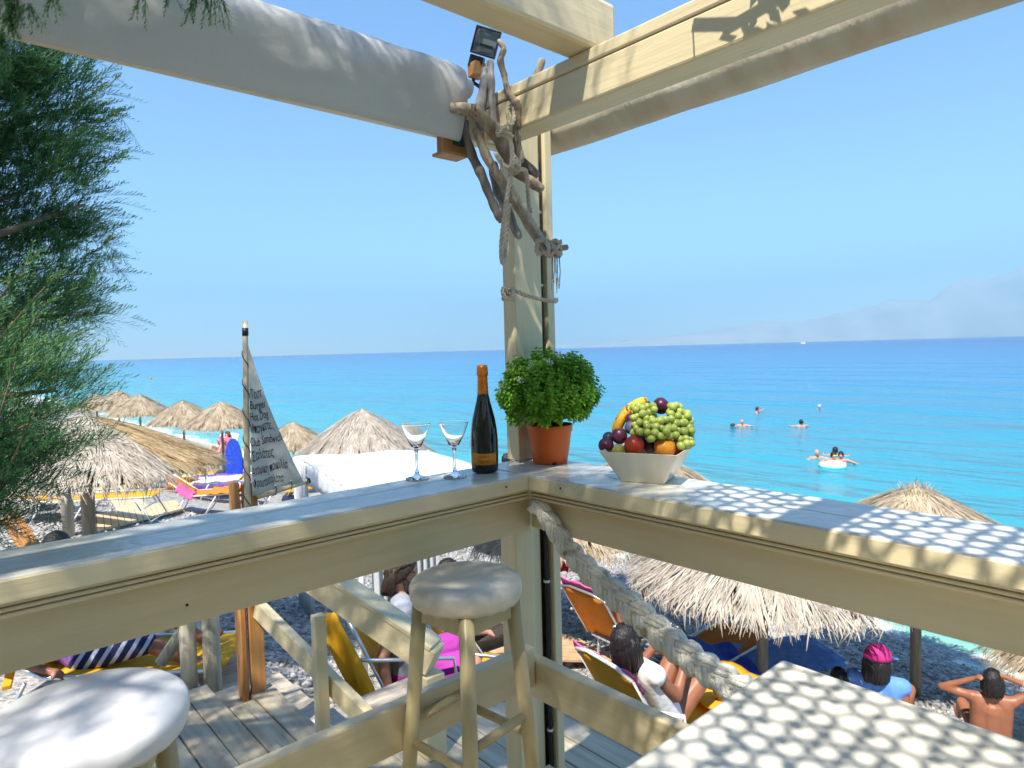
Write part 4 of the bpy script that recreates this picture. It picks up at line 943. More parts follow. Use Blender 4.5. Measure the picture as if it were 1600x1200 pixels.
for i, (x, y, d, lb) in enumerate(((345, 632, 18.2, 'thatched umbrella just left of the sail sign'), (285, 630, 20, 'thatched umbrella second from the sail sign'), (217, 620, 22.5, 'thatched umbrella third from the sail sign'),
                                   (184, 613, 25, 'thatched umbrella partly hidden by the tamarisk tips'), (150, 618, 27, 'farthest thatched umbrella behind the tamarisk'), (457, 664, 18.5, 'thatched umbrella directly right of the sail sign'))):
    umbrella(x, y, d, 1.02, .58, .85, lb, M_straw, 10+i)
q = hit(108, 838); o = MB().tube([V(q.x, q.y, q.z-.1), V(q.x, q.y, q.z+.9), V(q.x, q.y, at(108, 700, (q-CAM).dot(CF)).z)], .075, 14, jit=.03).build('wooden_post', M_grypost, smooth=True); tag(o, 'thick round wooden post under the large half-golden umbrella', 'post')

# ------------------------------------------------------------------ white tent behind the glasses
tn = thing('beach_tent', 'white canvas tent roof with curtains behind the glasses', 'tent', hit(600, 930))
T = [at(461, 713, 7.4), at(668, 702, 7.9), at(790, 745, 6.6), at(560, 772, 5.6)]
def tent(u, v):
    q = T[0].lerp(T[1], u).lerp(T[3].lerp(T[2], u), v); return q+V(0, 0, -.05*math.sin(math.pi*u)*math.sin(math.pi*v)+.012*math.sin(u*11+v*5))
MB().sheet([[tent(i/16, j/16) for j in range(17)] for i in range(17)]).build('roof_cloth', M_white, tn, smooth=True, solid=.004)
vl = MB()
edge = [T[0].lerp(T[3], i/20) for i in range(21)]
for name, A_, B_, dz, seed in (('valance', T[0], T[3], .22, 0), ('valance', T[3], T[2], .2, 2)):
    MB().sheet([[A_.lerp(B_, i/40)+V(.012*math.sin(i*1.5), .012*math.cos(i*1.5), -.004-dz*j/3) for j in range(4)] for i in range(41)]).build(name, M_white, tn, smooth=True, solid=.003)
M_curt = mat('white_curtain', (.76, .76, .74), (.68, .68, .67), rough=.85, scale=3, transl=.25)
for A_, B_, f0, f1 in ((T[0], T[3], .0, .22), (T[3], T[2], .06, .5)):
    a, b_ = A_.lerp(B_, f0), A_.lerp(B_, f1); nn = 60; d = (b_-a).normalized(); nrm = V(-d.y, d.x, 0)
    MB().sheet([[a.lerp(b_, i/nn)+nrm*(.03*math.sin(i*1.05)+.012*math.sin(i*2.3))*(.4+.6*j/8)+V(0, 0, -.02-(a.z+1.35)*j/8) for j in range(9)] for i in range(nn+1)]).build('curtain', M_curt, tn, smooth=True, solid=.003)
for q in T: MB().tube([q-V(0, 0, .01), V(q.x, q.y, g(q.x)-.1)], .025, 10).build('pole', M_whitem, tn, smooth=True)

# ------------------------------------------------------------------ beach loungers
def basis(yaw): return V(math.cos(yaw), math.sin(yaw), 0), V(-math.sin(yaw), math.cos(yaw), 0)
def lounger(pos, yaw, label, m_sl, back=50, L=1.15, W=.58, h=.36, chair=False, m_fr=M_alu, z=None, bl=.72):
    f, l = basis(yaw); z0 = g(pos.x)+.02 if z is None else z; O = V(pos.x, pos.y, z0)
    t = thing('beach_chair' if chair else 'sun_lounger', label, 'beach chair' if chair else 'sun lounger', O, 'beach loungers and chairs')
    Q = lambda a, b_, c: O+f*a+l*b_+V(0, 0, c)
    ca, sa = math.cos(R_(back)), math.sin(R_(back)); sl = .55 if chair else L
    hb = h+(.0 if not chair else -.04)
    for s in (-1, 1):
        y = s*W/2
        MB().tube([Q(sl, y, h), Q(0, y, hb), Q(-bl*ca*.98, y, hb+bl*sa)], .0135, 8).build('side_rail', m_fr, t, smooth=True)
    MB().tube([Q(-bl*ca, -W/2, hb+bl*sa), Q(-bl*ca-.012, -W/4, hb+bl*sa+.035), Q(-bl*ca-.012, W/4, hb+bl*sa+.035), Q(-bl*ca, W/2, hb+bl*sa)], .0135, 8).build('head_rail', m_fr, t, smooth=True)
    legs = ((sl*.85, sl*.98), (-.1, -.28), (sl*.35, sl*.2)) if not chair else ((sl*.9, -.32), (.05, sl*.95))
    for a0, a1 in legs:
        MB().tube([Q(a0, -W/2-.02, h-.02), Q(a1, -W/2-.02, .0), Q(a1, W/2+.02, .0), Q(a0, W/2+.02, h-.02)], .0125, 8).build('leg_frame', m_fr, t, smooth=True)
    if chair:
        for s in (-1, 1):
            MB().tube([Q(sl*.8, s*(W/2+.03), h), Q(sl*.75, s*(W/2+.03), h+.22), Q(-.12, s*(W/2+.03), h+.27), Q(-.25, s*W/2, h+.28)], .014, 8).build('armrest', m_fr, t, smooth=True)
    MB().sheet([[Q(sl*i/10, W*.47*s2, h+.008-.05*math.sin(math.pi*i/10)*(1-s2*s2*.6)) for s2 in (-1, -.5, 0, .5, 1)] for i in range(11)]).build('seat_sling', m_sl, t, smooth=True, solid=.008)
    MB().sheet([[Q(-bl*ca*i/10, W*.47*s2, hb+bl*sa*i/10+.008-.035*math.sin(math.pi*i/10)*(1-s2*s2*.6)) for s2 in (-1, -.5, 0, .5, 1)] for i in range(11)]).build('back_sling', m_sl, t, smooth=True, solid=.008)
    return t, Q, (bl, ca, sa, h, sl, W)
def drape(name, label, cat, m, grid):
    o = MB().sheet(grid).build(name, m, smooth=True, solid=.012); return tag(o, label, cat)
def towel_on(Q, p, a0, a1, w0, w1, m, label, lift=.03, hang=.0):
    bl, ca, sa, h, sl, W = p
    def S(a): return (a, h) if a >= 0 else (a*ca, h+(-a)*sa)
    gridt = []
    for i in range(13):
        a = a0+(a1-a0)*i/12; x, z = S(a); gridt.append([Q(x, w0+(w1-w0)*j/8, z+lift+.012*math.sin(i*1.3+j*1.7)-(hang*max(0, abs(w0+(w1-w0)*j/8)-W/2)*3)) for j in range(9)])
    return drape('towel', label, 'towel', m, gridt)
YV = 48.4                                            # heading of the view axis in degrees
# people stand on these: (1) bearded man, (2) man by the orange chair, (3) woman with a phone
bm_pos = hit(626, 1142); bm_yaw = R_(YV-78)
c1 = lounger(bm_pos-basis(bm_yaw)[0]*.06, bm_yaw, 'yellow folding beach chair under the bearded man', M_yel, back=66, chair=True, W=.56)
drape('towel', 'yellow towel hung over the back of the bearded man chair', 'towel', M_yel, [[c1[1](-.06-.26*t_-.12*j/4+.012*math.sin(j*2+t_*5), -.31-.02*math.sin(j*1.7), .30+.68*t_-.03*j/4) for j in range(5)] for t_ in [k_/10 for k_ in range(11)]])
m2_pos = hit(952, 1050); m2_yaw = R_(YV-52)
c2_ = lounger(m2_pos, m2_yaw, 'orange beach chair with pink towel edge, man in navy shorts', M_ora, back=58, chair=True, W=.62)
towel_on(c2_[1], c2_[2], -.76, -.60, -.32, .32, M_pinkt, 'pink towel folded over the top of the orange beach chair')
w3_pos = hit(1002, 1226); w3_yaw = R_(YV-58)
c3_ = lounger(w3_pos, w3_yaw, 'yellow sun lounger holding the woman with a phone', M_yel, back=60, W=.56, L=1.2, m_fr=M_whitem, bl=.62)
towel_on(c3_[1], c3_[2], -.63, -.48, -.31, .31, M_pinkt, 'pink towel knotted over the head of the yellow lounger')
towel_on(c3_[1], c3_[2], .55, 1.2, -.3, .3, M_yel, 'yellow towel spread at the foot of the yellow lounger')
l4 = lounger(hit(1066, 1096), R_(YV-50), 'orange sun lounger behind the plaited rope', M_ora, back=52, W=.6, m_fr=M_whitem)
towel_on(l4[1], l4[2], -.7, -.45, .05, .34, M_redc, 'red towel on the orange lounger behind the rope')
l5 = lounger(hit(1132, 1092), R_(YV-80), 'sun lounger draped in blue under the nearest umbrella', M_lblue, back=25, W=.6)
towel_on(l5[1], l5[2], .0, 1.1, -.36, .36, M_lblue, 'bright blue towel spread under the nearest umbrella', .03, .2)
towel_on(l5[1], l5[2], -.6, .2, -.36, .36, M_blue, 'deep blue towel hanging below the umbrella fringe', .05, .3)
wpo = drape('towel', 'crumpled white towel heaped beside the blue lounger', 'towel', M_white, [[(lambda q: q+V(0, 0, .30+.09*math.sin(i*1.4+j)+.05*math.sin(j*2.1)))(hit(1110+i*7, 1085+j*5)) for j in range(7)] for i in range(9)])
l6 = lounger(hit(955, 1330), R_(YV-100), 'white framed chair at the bottom edge beside the post', M_yel, back=60, chair=True, W=.55, m_fr=M_whitem)
l7 = lounger(hit(118, 1112), R_(YV-88), 'yellow sun lounger with the person in striped leggings', M_yel, back=28, W=.6, L=1.12)
l8 = lounger(hit(95, 818), R_(YV-82), 'yellow sun lounger nearest the left counter by the wooden posts', M_yel, back=10, W=.6, L=1.4, m_fr=M_whitem)
l9 = lounger(hit(90, 800), R_(YV-82), 'yellow sun lounger behind another near the wooden posts', M_yel, back=10, W=.6, L=1.4, m_fr=M_whitem)
l10 = lounger(hit(305, 800), R_(YV-78), 'orange sun lounger with pink towel left of the sail sign', M_ora, back=38, W=.62, L=1.35, m_fr=M_whitem)
towel_on(l10[1], l10[2], -.3, .05, -.40, .0, M_pinkt, 'hot pink towel hanging off the orange lounger', .03, .3)
towel_on(l10[1], l10[2], .3, .85, -.36, .36, M_ora, 'orange and white towel along the orange lounger')
l11 = lounger(hit(300, 778), R_(YV-78), 'yellow sun lounger with the white hat on it', M_yel, back=40, W=.62, L=1.3, m_fr=M_whitem)
towel_on(l11[1], l11[2], -.7, -.3, -.34, .34, M_lime_t, 'lime towel over the back of the hat lounger')
towel_on(l11[1], l11[2], .1, 1.1, -.36, .36, M_white, 'pale towel scattered with things on the hat lounger')
hq = l11[1](.0, -.05, .52); hm = thing('sun_hat', 'white brimmed sun hat lying on the yellow lounger', 'hat', hq)
MB().lathe([(.0, .10), (.05, .098), (.075, .08), (.085, .035), (.09, .012), (.17, .0), (.172, .004), (.09, .018)], hq, 24, caps=False).build('crown_and_brim', M_white, hm, smooth=True)
MB().lathe([(.0905, .014), (.0875, .034), (.089, .034), (.0925, .014)], hq, 24, caps=False).build('ribbon', M_blackm, hm, smooth=True)
l12 = lounger(hit(262, 766), R_(YV-80), 'yellow sun lounger under the golden umbrella fringe', M_yel, back=30, W=.6, m_fr=M_whitem)
fq = hit(268, 772); drape('towel', 'orange red towel hanging under the umbrella fringe', 'towel', M_ora, [[fq+CR*(.05*i-.15)+V(0, 0, .1+.12*j)+V(.01*math.sin(i*2), 0, 0) for j in range(7)] for i in range(7)])
l13 = lounger(hit(325, 768), R_(YV-85), 'sun lounger covered by a violet patterned towel', M_blue, back=28, W=.65, L=1.5)
towel_on(l13[1], l13[2], -.7, 1.5, -.45, .45, M_purp, 'violet and blue patterned towel over the lounger behind the pole', .04, .8)
bq = hit(367, 770); bb = MB(); n_ = 24
bb.add([bq+CR*(.24*math.sin(2*math.pi*i/n_))*(1 if math.cos(2*math.pi*i/n_) > -.2 else .9)+V(0, 0, .72+.72*math.cos(2*math.pi*i/n_))+CF*.0 for i in range(n_)]+[bq+CR*(.24*math.sin(2*math.pi*i/n_))*(1 if math.cos(2*math.pi*i/n_) > -.2 else .9)+V(0, 0, .72+.72*math.cos(2*math.pi*i/n_))+CF*.07 for i in range(n_)],
       [tuple(range(n_)), tuple(range(2*n_-1, n_-1, -1))]+[((i+1) % n_, i, n_+i, n_+(i+1) % n_) for i in range(n_)])
o = bb.build('body_board', M_blue, bevel=.02); tag(o, 'upright deep blue bodyboard beside the sail sign mast', 'bodyboard')
l14 = lounger(hit(352, 722), R_(YV+175), 'white sun lounger near the water with the reader', M_white, back=55, W=.7, L=1.3, m_fr=M_whitem)
l15 = lounger(hit(395, 722), R_(YV+175), 'white sun lounger beside the water left of the sail', M_white, back=35, W=.7, L=1.3, m_fr=M_whitem)
l16 = lounger(hit(432, 792), R_(YV-70), 'yellow sun lounger half hidden below the boom', M_yel, back=45, W=.6)
bgq = hit(455, 795); o = MB().ell(bgq+V(0, 0, .2), (.22, .16, .2), nu=18, nv=10).build('beach_bag', M_navy, smooth=True); tag(o, 'dark beach bag lying beneath the sail sign boom', 'bag')
hb_ = MB().tube([bgq+V(-.12, -.1, .34), bgq+V(-.06, -.16, .48), bgq+V(.06, -.16, .48), bgq+V(.12, -.1, .34)], .014, 7).build('strap', M_yel, o, smooth=True)
l17 = lounger(hit(752, 1120), R_(YV-95), 'yellow folding chair seen between the stool legs', M_yel, back=55, chair=True, W=.56)
# low side table, folded wooden chair, crimson umbrella fringe
sq = hit(985, 1048); f, l = basis(R_(YV-55)); st_ = thing('side_table', 'low grey slatted beach table between the orange chairs', 'table', sq)
for i in range(6): MB().bar(sq+f*-.34+l*(-.2+i*.08)+V(0, 0, .42), sq+f*.34+l*(-.2+i*.08)+V(0, 0, .42), .07, .018).build('slat', M_gtable, st_)
for a in (-.28, .28):
    for b_ in (-.18, .18): MB().tube([sq+f*a+l*b_+V(0, 0, .408), sq+f*a*1.1+l*b_+V(0, 0, 0)], .016, 8).build('leg', M_alu, st_, smooth=True)
fz = hit(30, 880); fw2 = thing('folded_wooden_chair', 'brown wooden folding chair bars at the lower left behind the counter', 'chair', fz)
for (x0, y0, x1, y1, d) in ((20, 800, 62, 860, 4.6), (35, 838, 52, 866, 4.5), (8, 808, 40, 866, 4.7)):
    MB().bar(at(x0, y0, d), at(x1, y1, d-.1), .045, .03).build('bar', M_pine, fw2, bevel=.004)
for k, (x0, y0, x1, y1, d) in enumerate(((40, 858, 58, 905, 4.45), (58, 858, 80, 930, 4.45))): MB().bar(at(x0, y0, d), at(x1, y1, d-.1), .04, .03).build('leg', M_pine, fw2)
rq = at(893, 884, 7.9); o = MB().sheet([[rq+CR*(-.16+.04*i)+V(0, 0, .09-.03*j-.02*(j == 5)*(i % 2))+CF*.02*math.sin(i*1.5) for j in range(6)] for i in range(10)]).build('hanging_towel', M_redc, smooth=True, solid=.006)
tag(o, 'crimson towel hanging beneath the umbrella fringe beside the post', 'towel')
cq = hit(55, 1010); o = MB().bar(cq+V(0, 0, .5), at(10, 1075, 4.3), .05, .03).build('chair_bar', M_yel, bevel=.004); tag(o, 'yellow painted chair bar beside the white padded stool', 'chair')

# ------------------------------------------------------------------ people
def remesh(mb, name, m, parent, vox, smooth_it=4):
    o = mb.build(name, m, parent, smooth=True); md = o.modifiers.new('r', 'REMESH'); md.mode = 'VOXEL'; md.voxel_size = vox; md.use_smooth_shade = True
    ms_ = o.modifiers.new('s', 'SMOOTH'); ms_.iterations = smooth_it; ms_.factor = .5
    dg = bpy.context.evaluated_depsgraph_get(); me = bpy.data.meshes.new_from_object(o.evaluated_get(dg)); o.modifiers.clear()
    old = o.data; o.data = me; bpy.data.meshes.remove(old); me.materials.clear(); me.materials.append(m)
    me.polygons.foreach_set('use_smooth', [True]*len(me.polygons)); return o
def person(label, O, yaw, J, skin, hair, clothes=(), vox=.011, hairlong=0, face=None, s=1.0, cat='person', hands=True, group=None, extra_hair=None):
    """J: joints in the local frame (forward, left, up), metres; clothes: list of (name, material, [limb keys], grow)"""
    f, l = basis(yaw); W = {k: O+(f*v[0]+l*v[1]+V(0, 0, v[2]))*s for k, v in J.items()}
    t = thing('person', label, cat, O, group)
    def limb(mb, k, gr=0):
        q = W
        if k == 'torso':
            mb.cap(q['pel'], q['chest'], .115*s+gr, .115*s+gr)
            for e in ('L', 'R'):
                mb.cap(q['hip'+e], q['sh'+e].lerp(q['chest'], .35), .098*s+gr, .082*s+gr); mb.ell(q['sh'+e], .060*s+gr)
            mb.cap(q['shL'], q['shR'], .058*s+gr, .058*s+gr)
        elif k == 'hips':
            mb.cap(q['hipL'], q['hipR'], .105*s+gr, .105*s+gr); mb.ell(q['pel'], .118*s+gr)
        elif k == 'neck': mb.cap(q['chest'].lerp(q['neck'], .5), q['head'].lerp(q['neck'], .3), .058*s, .05*s)
        elif k[:3] == 'arm': mb.cap(q['sh'+k[3]], q['el'+k[3]], .052*s+gr, .040*s+gr)
        elif k[:3] == 'slv': mb.cap(q['sh'+k[3]], q['sh'+k[3]].lerp(q['el'+k[3]], .62), .058*s+gr, .056*s+gr)
        elif k[:3] == 'for': mb.cap(q['el'+k[3]], q['ha'+k[3]], .040*s+gr, .026*s+gr)
        elif k[:3] == 'thi': mb.cap(q['hip'+k[3]], q['kn'+k[3]], .090*s+gr, .060*s+gr)
        elif k[:3] == 'sht': mb.cap(q['hip'+k[3]], q['hip'+k[3]].lerp(q['kn'+k[3]], .78), .096*s+gr, .082*s+gr)
        elif k[:3] == 'cal': mb.cap(q['kn'+k[3]], q['an'+k[3]], .058*s+gr, .036*s+gr)
        elif k[:3] == 'foo': mb.cap(q['an'+k[3]], q['to'+k[3]], .040*s+gr, .028*s+gr)
    b = MB(); b2 = MB()
    if 'pel' in W: limb(b, 'torso'); limb(b, 'hips')
    limb(b, 'neck')
    for e in ('L', 'R'):
        if 'el'+e in W: limb(b, 'arm'+e)
        if 'ha'+e in W and 'el'+e in W:
            limb(b, 'for'+e)
            d = (W['ha'+e]-W['el'+e]).normalized(); sd = d.cross(V(0, 0, 1)); sd = sd.normalized() if sd.length > .1 else V(1, 0, 0); nn = sd.cross(d)
            h0 = W['ha'+e]; b.ell(h0+d*.045*s, (.030*s, .030*s, .040*s), rot=d.to_track_quat('Z', 'Y').to_matrix(), nu=10, nv=8)
            if hands:
                for k, (o_, ln) in enumerate(((-.027, .052), (-.009, .064), (.009, .060), (.026, .046))):
                    p0 = h0+d*.072*s+sd*o_*s; p1 = p0+(d*.62-nn*.35)*ln*s*.75; p2 = p1+(d*.2-nn*.6)*ln*s*.6; b.cap(p0, p1, .0105*s, .0095*s, 8); b.cap(p1, p2, .0095*s, .008*s, 8)
                b.cap(h0+d*.03*s+sd*.028*s, h0+d*.07*s+sd*.058*s-nn*.02*s, .012*s, .009*s, 8)
        if 'kn'+e in W: limb(b, 'thi'+e)
        if 'an'+e in W: limb(b, 'cal'+e)
        if 'to'+e in W: limb(b, 'foo'+e)
    H = W['head']; hf = J.get('look', (1, 0, 0)); fw = (f*hf[0]+l*hf[1]+V(0, 0, hf[2])).normalized(); up = (V(0, 0, 1)-fw*fw.z).normalized()
    if 'crown' in J: u_ = f*J['crown'][0]+l*J['crown'][1]+V(0, 0, J['crown'][2]); up = (u_-fw*u_.dot(fw)).normalized()
    sd = up.cross(fw); RM = Matrix((fw, sd, up)).transposed()
    hp = lambda a, b_, c: H+(fw*a+sd*b_+up*c)*s
    b.ell(H, (.098*s, .078*s, .115*s), rot=RM, nu=18, nv=14); b.ell(hp(.035, 0, -.055), (.055*s, .052*s, .058*s), rot=RM)
    b.cap(hp(.088, 0, .012), hp(.112, 0, -.022), .010*s, .015*s, 8)                       # nose
    for e in (-1, 1): b.ell(hp(-.005, e*.079, -.01), (.018*s, .010*s, .030*s), rot=RM, nu=8, nv=6); b.ell(hp(.083, e*.030, .030), (.014*s, .022*s, .009*s), rot=RM, nu=8, nv=6)
    b.cap(hp(.090, -.018, -.055), hp(.090, .018, -.055), .009*s, .009*s, 8)               # lips
    body = remesh(b, 'body', skin, t, vox)
    for e in (-1, 1): MB().ell(hp(.089, e*.032, .012), (.008*s, .013*s, .006*s), rot=RM, nu=8, nv=6).build('eye', M_hair2, t, smooth=True)
    if hair is not None:
        h = MB(); nu, nv = 22, 12; vs = []; fs = []
        for i in range(nv+1):
            a = math.pi*i/nv*.66
            for j in range(nu):
                p = 2*math.pi*j/nu; front = max(0, math.cos(p)); aa = a*(1-.42*front); rr = 1.10+.05*math.sin(j*3+i)+.03*math.sin(j*7+i*2)
                vs.append(hp(.098*rr*math.sin(aa)*math.cos(p)-.006, .080*rr*math.sin(aa)*math.sin(p), .117*rr*math.cos(aa)+.004))
        for i in range(nv):
            for j in range(nu): fs.append((i*nu+j, (i+1)*nu+j, (i+1)*nu+(j+1) % nu, i*nu+(j+1) % nu))
        h.add(vs, fs); h.build('hair', hair, t, smooth=True, solid=.012*s)
        if hairlong:
            h2 = MB(); hr = random.Random(3)
            for j in range(26):
                p = math.pi*.42+math.pi*1.16*j/25; x, y = .092*math.cos(p), .078*math.sin(p)
                h2.tube([hp(x*.9, y*.9, .06), hp(x*1.16, y*1.14, -.02), hp(x*1.16+hr.uniform(-.012, .012), y*1.1, -.02-hairlong*.6), hp(x*.95+hr.uniform(-.02, .02), y*.85, -.02-hairlong)], [.016*s, .020*s, .018*s, .006*s], 6)
            h2.build('long_hair', hair, t, smooth=True)
    if extra_hair: extra_hair(t, hp, RM, s)
    for name, m_, keys, gr in clothes:
        b = MB()
        for k in keys: limb(b, k, gr*s)
        remesh(b, name, m_, t, vox*1.2, 6)
    return t, hp, W
def sit(rc=15, tp=5, kp=80, ka=0, spread=.1, z=.0, armL=None, armR=None, look=(1, 0, 0), head=(0, 0), kneeL=None, kneeR=None, straight=None):
    c, sn = math.cos(R_(rc)), math.sin(R_(rc)); up = lambda d: (-sn*d, c*d)
    J = {}
    def T(d, y=0, dx=0, dz=0): q = up(d); return (q[0]+dx, y, z+.1+q[1]+dz)
    J['pel'] = T(0); J['chest'] = T(.34); J['neck'] = T(.50); J['head'] = T(.655, head[1], head[0])
    J['look'] = look
    for e, sg in (('L', 1), ('R', -1)):
        J['sh'+e] = T(.46, sg*.175); J['hip'+e] = T(.0, sg*.085)
        tpe, kpe = (kneeL if e == 'L' else kneeR) or (tp, kp)
        h_ = J['hip'+e]; J['kn'+e] = (h_[0]+.44*math.cos(R_(tpe)), h_[1]+sg*spread, h_[2]+.44*math.sin(R_(tpe)))
        k_ = J['kn'+e]; J['an'+e] = (k_[0]+.42*math.cos(R_(kpe)), k_[1]-sg*.02, k_[2]-.42*math.sin(R_(kpe)))
        a_ = J['an'+e]; J['to'+e] = (a_[0]+.15*math.sin(R_(kpe)), a_[1]+sg*.02, a_[2]-.04+.12*math.cos(R_(kpe)))
        ar = armL if e == 'L' else armR
        if ar is None: ar = ((-.02, .03, -.26), (.22, .0, -.34))
        s0 = J['sh'+e]; J['el'+e] = (s0[0]+ar[0][0], s0[1]+sg*ar[0][1], s0[2]+ar[0][2]); J['ha'+e] = (s0[0]+ar[1][0], s0[1]+sg*ar[1][1], s0[2]+ar[1][2])
    return J
# bearded man on the yellow chair
def beard(t, hp, RM, s):
    b = MB(); b.ell(hp(.058, 0, -.085), (.058*s, .060*s, .060*s), rot=RM, nu=16, nv=12); b.ell(hp(.075, 0, -.125), (.035*s, .042*s, .05*s), rot=RM, nu=14, nv=10)
    for e in (-1, 1): b.cap(hp(.03, e*.068, -.02), hp(.05, e*.058, -.085), .015*s, .026*s)
    b.cap(hp(.100, -.028, -.043), hp(.100, .028, -.043), .010*s, .010*s, 8)
    remesh(b, 'beard', M_hair, t, .009, 2)
    h = MB(); hr = random.Random(2)
    for j in range(16):
        p = math.pi*.62+math.pi*.76*j/15; x, y = .090*math.cos(p), .076*math.sin(p)
        h.tube([hp(x, y, .05), hp(x*1.12, y*1.1, -.04), hp(x*1.25-.01, y*.95, -.10), hp(x*1.32-.02, y*.75+hr.uniform(-.01, .01), -.145)], [.018*s, .022*s, .02*s, .008*s], 7)
    h.build('long_hair', M_hair, t, smooth=True)
bz = g(bm_pos.x)
B = sit(rc=3, tp=6, kp=72, z=.34, armL=((-.06, .06, -.28), (.10, .13, -.47)), armR=((-.14, .07, -.26), (-.10, .10, -.52)), look=(1, -.25, -.02), head=(.02, 0))
bt3 = person('bearded long haired man in grey tee and magenta shorts, sitting sideways', V(bm_pos.x, bm_pos.y, bz)+basis(bm_yaw)[0]*.06, bm_yaw, B, M_skin, M_hair, [('tee_shirt', M_tee, ['torso', 'slvL', 'slvR'], .020), ('shorts', M_magenta, ['hips', 'shtL', 'shtR'], .022)], vox=.0095, extra_hair=beard, s=1.02)
hp = bt3[1]; sg_ = thing('sunglasses', 'dark sunglasses pushed up on the bearded man hair', 'sunglasses', hp(.05, 0, .13))
for e in (-1, 1):
    MB().ell(hp(.088, e*.035, .112), (.010, .030, .024), rot=Matrix((bt3[1](1, 0, 0)-bt3[1](0, 0, 0), bt3[1](0, 1, 0)-bt3[1](0, 0, 0), bt3[1](0, 0, 1)-bt3[1](0, 0, 0))).transposed(), nu=14, nv=8).build('lens', M_lens, sg_, smooth=True)
    MB().tube([hp(.082, e*.066, .115), hp(.02, e*.092, .07), hp(-.02, e*.092, .03)], .004, 6).build('temple', M_black, sg_)
MB().tube([hp(.094, -.012, .115), hp(.094, .012, .115)], .004, 6).build('bridge', M_black, sg_)
# man in navy shorts on the orange chair
person('dark haired man in navy shorts resting on the orange beach chair', V(m2_pos.x, m2_pos.y, g(m2_pos.x))+basis(m2_yaw)[0]*.17, m2_yaw, sit(rc=26, tp=4, kp=40, z=.30, head=(.03, 0), armL=((-.04, .08, -.27), (.16, .08, -.40)), armR=((-.02, .08, -.26), (.2, .06, -.38))), M_skin3, M_hair2,
       [('shorts', M_navy, ['hips', 'shtL', 'shtR'], .016)], vox=.012)
# woman with a phone
w3 = person('reclining woman holding a phone up, knees raised on the yellow lounger', V(w3_pos.x, w3_pos.y, g(w3_pos.x))+basis(w3_yaw)[0]*.19+V(0, 0, .02), w3_yaw, sit(rc=27, z=.30, kneeL=(52, 62), kneeR=(38, 58), spread=.03, armL=((.16, .02, -.16), (.34, -.06, .06)), armR=((.16, .02, -.18), (.34, -.05, .03)), look=(.9, 0, .15)),
            M_skin3, M_hair2, [('white_top', M_whitec, ['torso'], .010), ('swim_bottom', M_navy, ['hips'], .012)], vox=.012, hairlong=.16)
hq = w3[2]['haL'].lerp(w3[2]['haR'], .5)+V(0, 0, .05); f, l = basis(w3_yaw)
ph = MB().bar(hq-V(0, 0, .075)-f*.02, hq+V(0, 0, .075)+f*.02, .075, .009, up=f).build('phone', M_blackm, bevel=.002); tag(ph, 'black phone held up by the reclining woman', 'phone')
# striped woman
sp_ = hit(122, 1112)
M_stripe = mat('navy_white_stripe', (.02, .025, .09), None, rough=.85)
tt = M_stripe.node_tree; wv = tt.nodes.new('ShaderNodeTexWave'); wv.bands_direction = 'Z'; wv.inputs['Scale'].default_value = 5.2; wv.inputs['Distortion'].default_value = .8
tcn = tt.nodes['Texture Coordinate']; mpn = tt.nodes.new('ShaderNodeMapping'); mpn.inputs['Rotation'].default_value = (.5, .9, 0); tt.links.new(tcn.outputs['Object'], mpn.inputs[0]); tt.links.new(mpn.outputs[0], wv.inputs[0])
rpn = tt.nodes.new('ShaderNodeValToRGB'); rpn.color_ramp.interpolation = 'CONSTANT'; rpn.color_ramp.elements[0].color = (.012, .016, .07, 1); rpn.color_ramp.elements[1].position = .66; rpn.color_ramp.elements[1].color = (.5, .5, .6, 1)
tt.links.new(wv.outputs['Fac'], rpn.inputs[0]); tt.links.new(rpn.outputs[0], tt.nodes['Principled BSDF'].inputs['Base Color'])
person('person in navy striped leggings lying on the yellow lounger behind the stool', V(sp_.x, sp_.y, g(sp_.x))+basis(R_(YV-88))[0]*.12, R_(YV-88), sit(rc=55, z=.32, kneeL=(30, 35), kneeR=(12, 25), spread=.05, armL=((.05, .12, -.2), (.3, .14, -.25)), armR=((.05, .1, -.2), (.28, .12, -.26))),
       M_skin3, M_hair2, [('top', M_purp, ['torso'], .016), ('striped_leggings', M_stripe, ['hips', 'thiL', 'thiR'], .018)], vox=.014)
# pink cap, arms raised, small head
def cap(t, hp, RM, s):
    b = MB(); vs = []; fs = []; nu, nv = 20, 7
    for i in range(nv+1):
        a = math.pi*.5*i/nv
        for j in range(nu): p = 2*math.pi*j/nu; vs.append(hp(.118*math.sin(a)*math.cos(p), .098*math.sin(a)*math.sin(p), .03+.112*math.cos(a)))
    for i in range(nv):
        for j in range(nu): fs.append((i*nu+j, (i+1)*nu+j, (i+1)*nu+(j+1) % nu, i*nu+(j+1) % nu))
    b.add(vs, fs).build('cap', M_cap, t, smooth=True, solid=.006)
    MB().sheet([[hp(.10+.09*i/5*math.cos((j-4)*.16), .075*math.sin((j-4)*.36)*(1-.1*i/5), .035-.012*i/5) for j in range(9)] for i in range(6)]).build('cap_brim', M_lblue, t, smooth=True, solid=.006)
cpp = at(1374, 1100, 5.65); person('person in magenta cap with long dark hair sitting under the umbrella', V(cpp.x, cpp.y, g(cpp.x)), R_(YV-35), sit(rc=12, z=.15, tp=30, kp=50, look=(.8, -.5, -.1)), M_skin3, M_hair2, [('top', M_lblue, ['torso'], .014), ('swim_bottom', M_navy, ['hips'], .014)], vox=.013, hairlong=.15, extra_hair=cap)
arp = at(1548, 1120, 5.7); arp.z = g(arp.x)
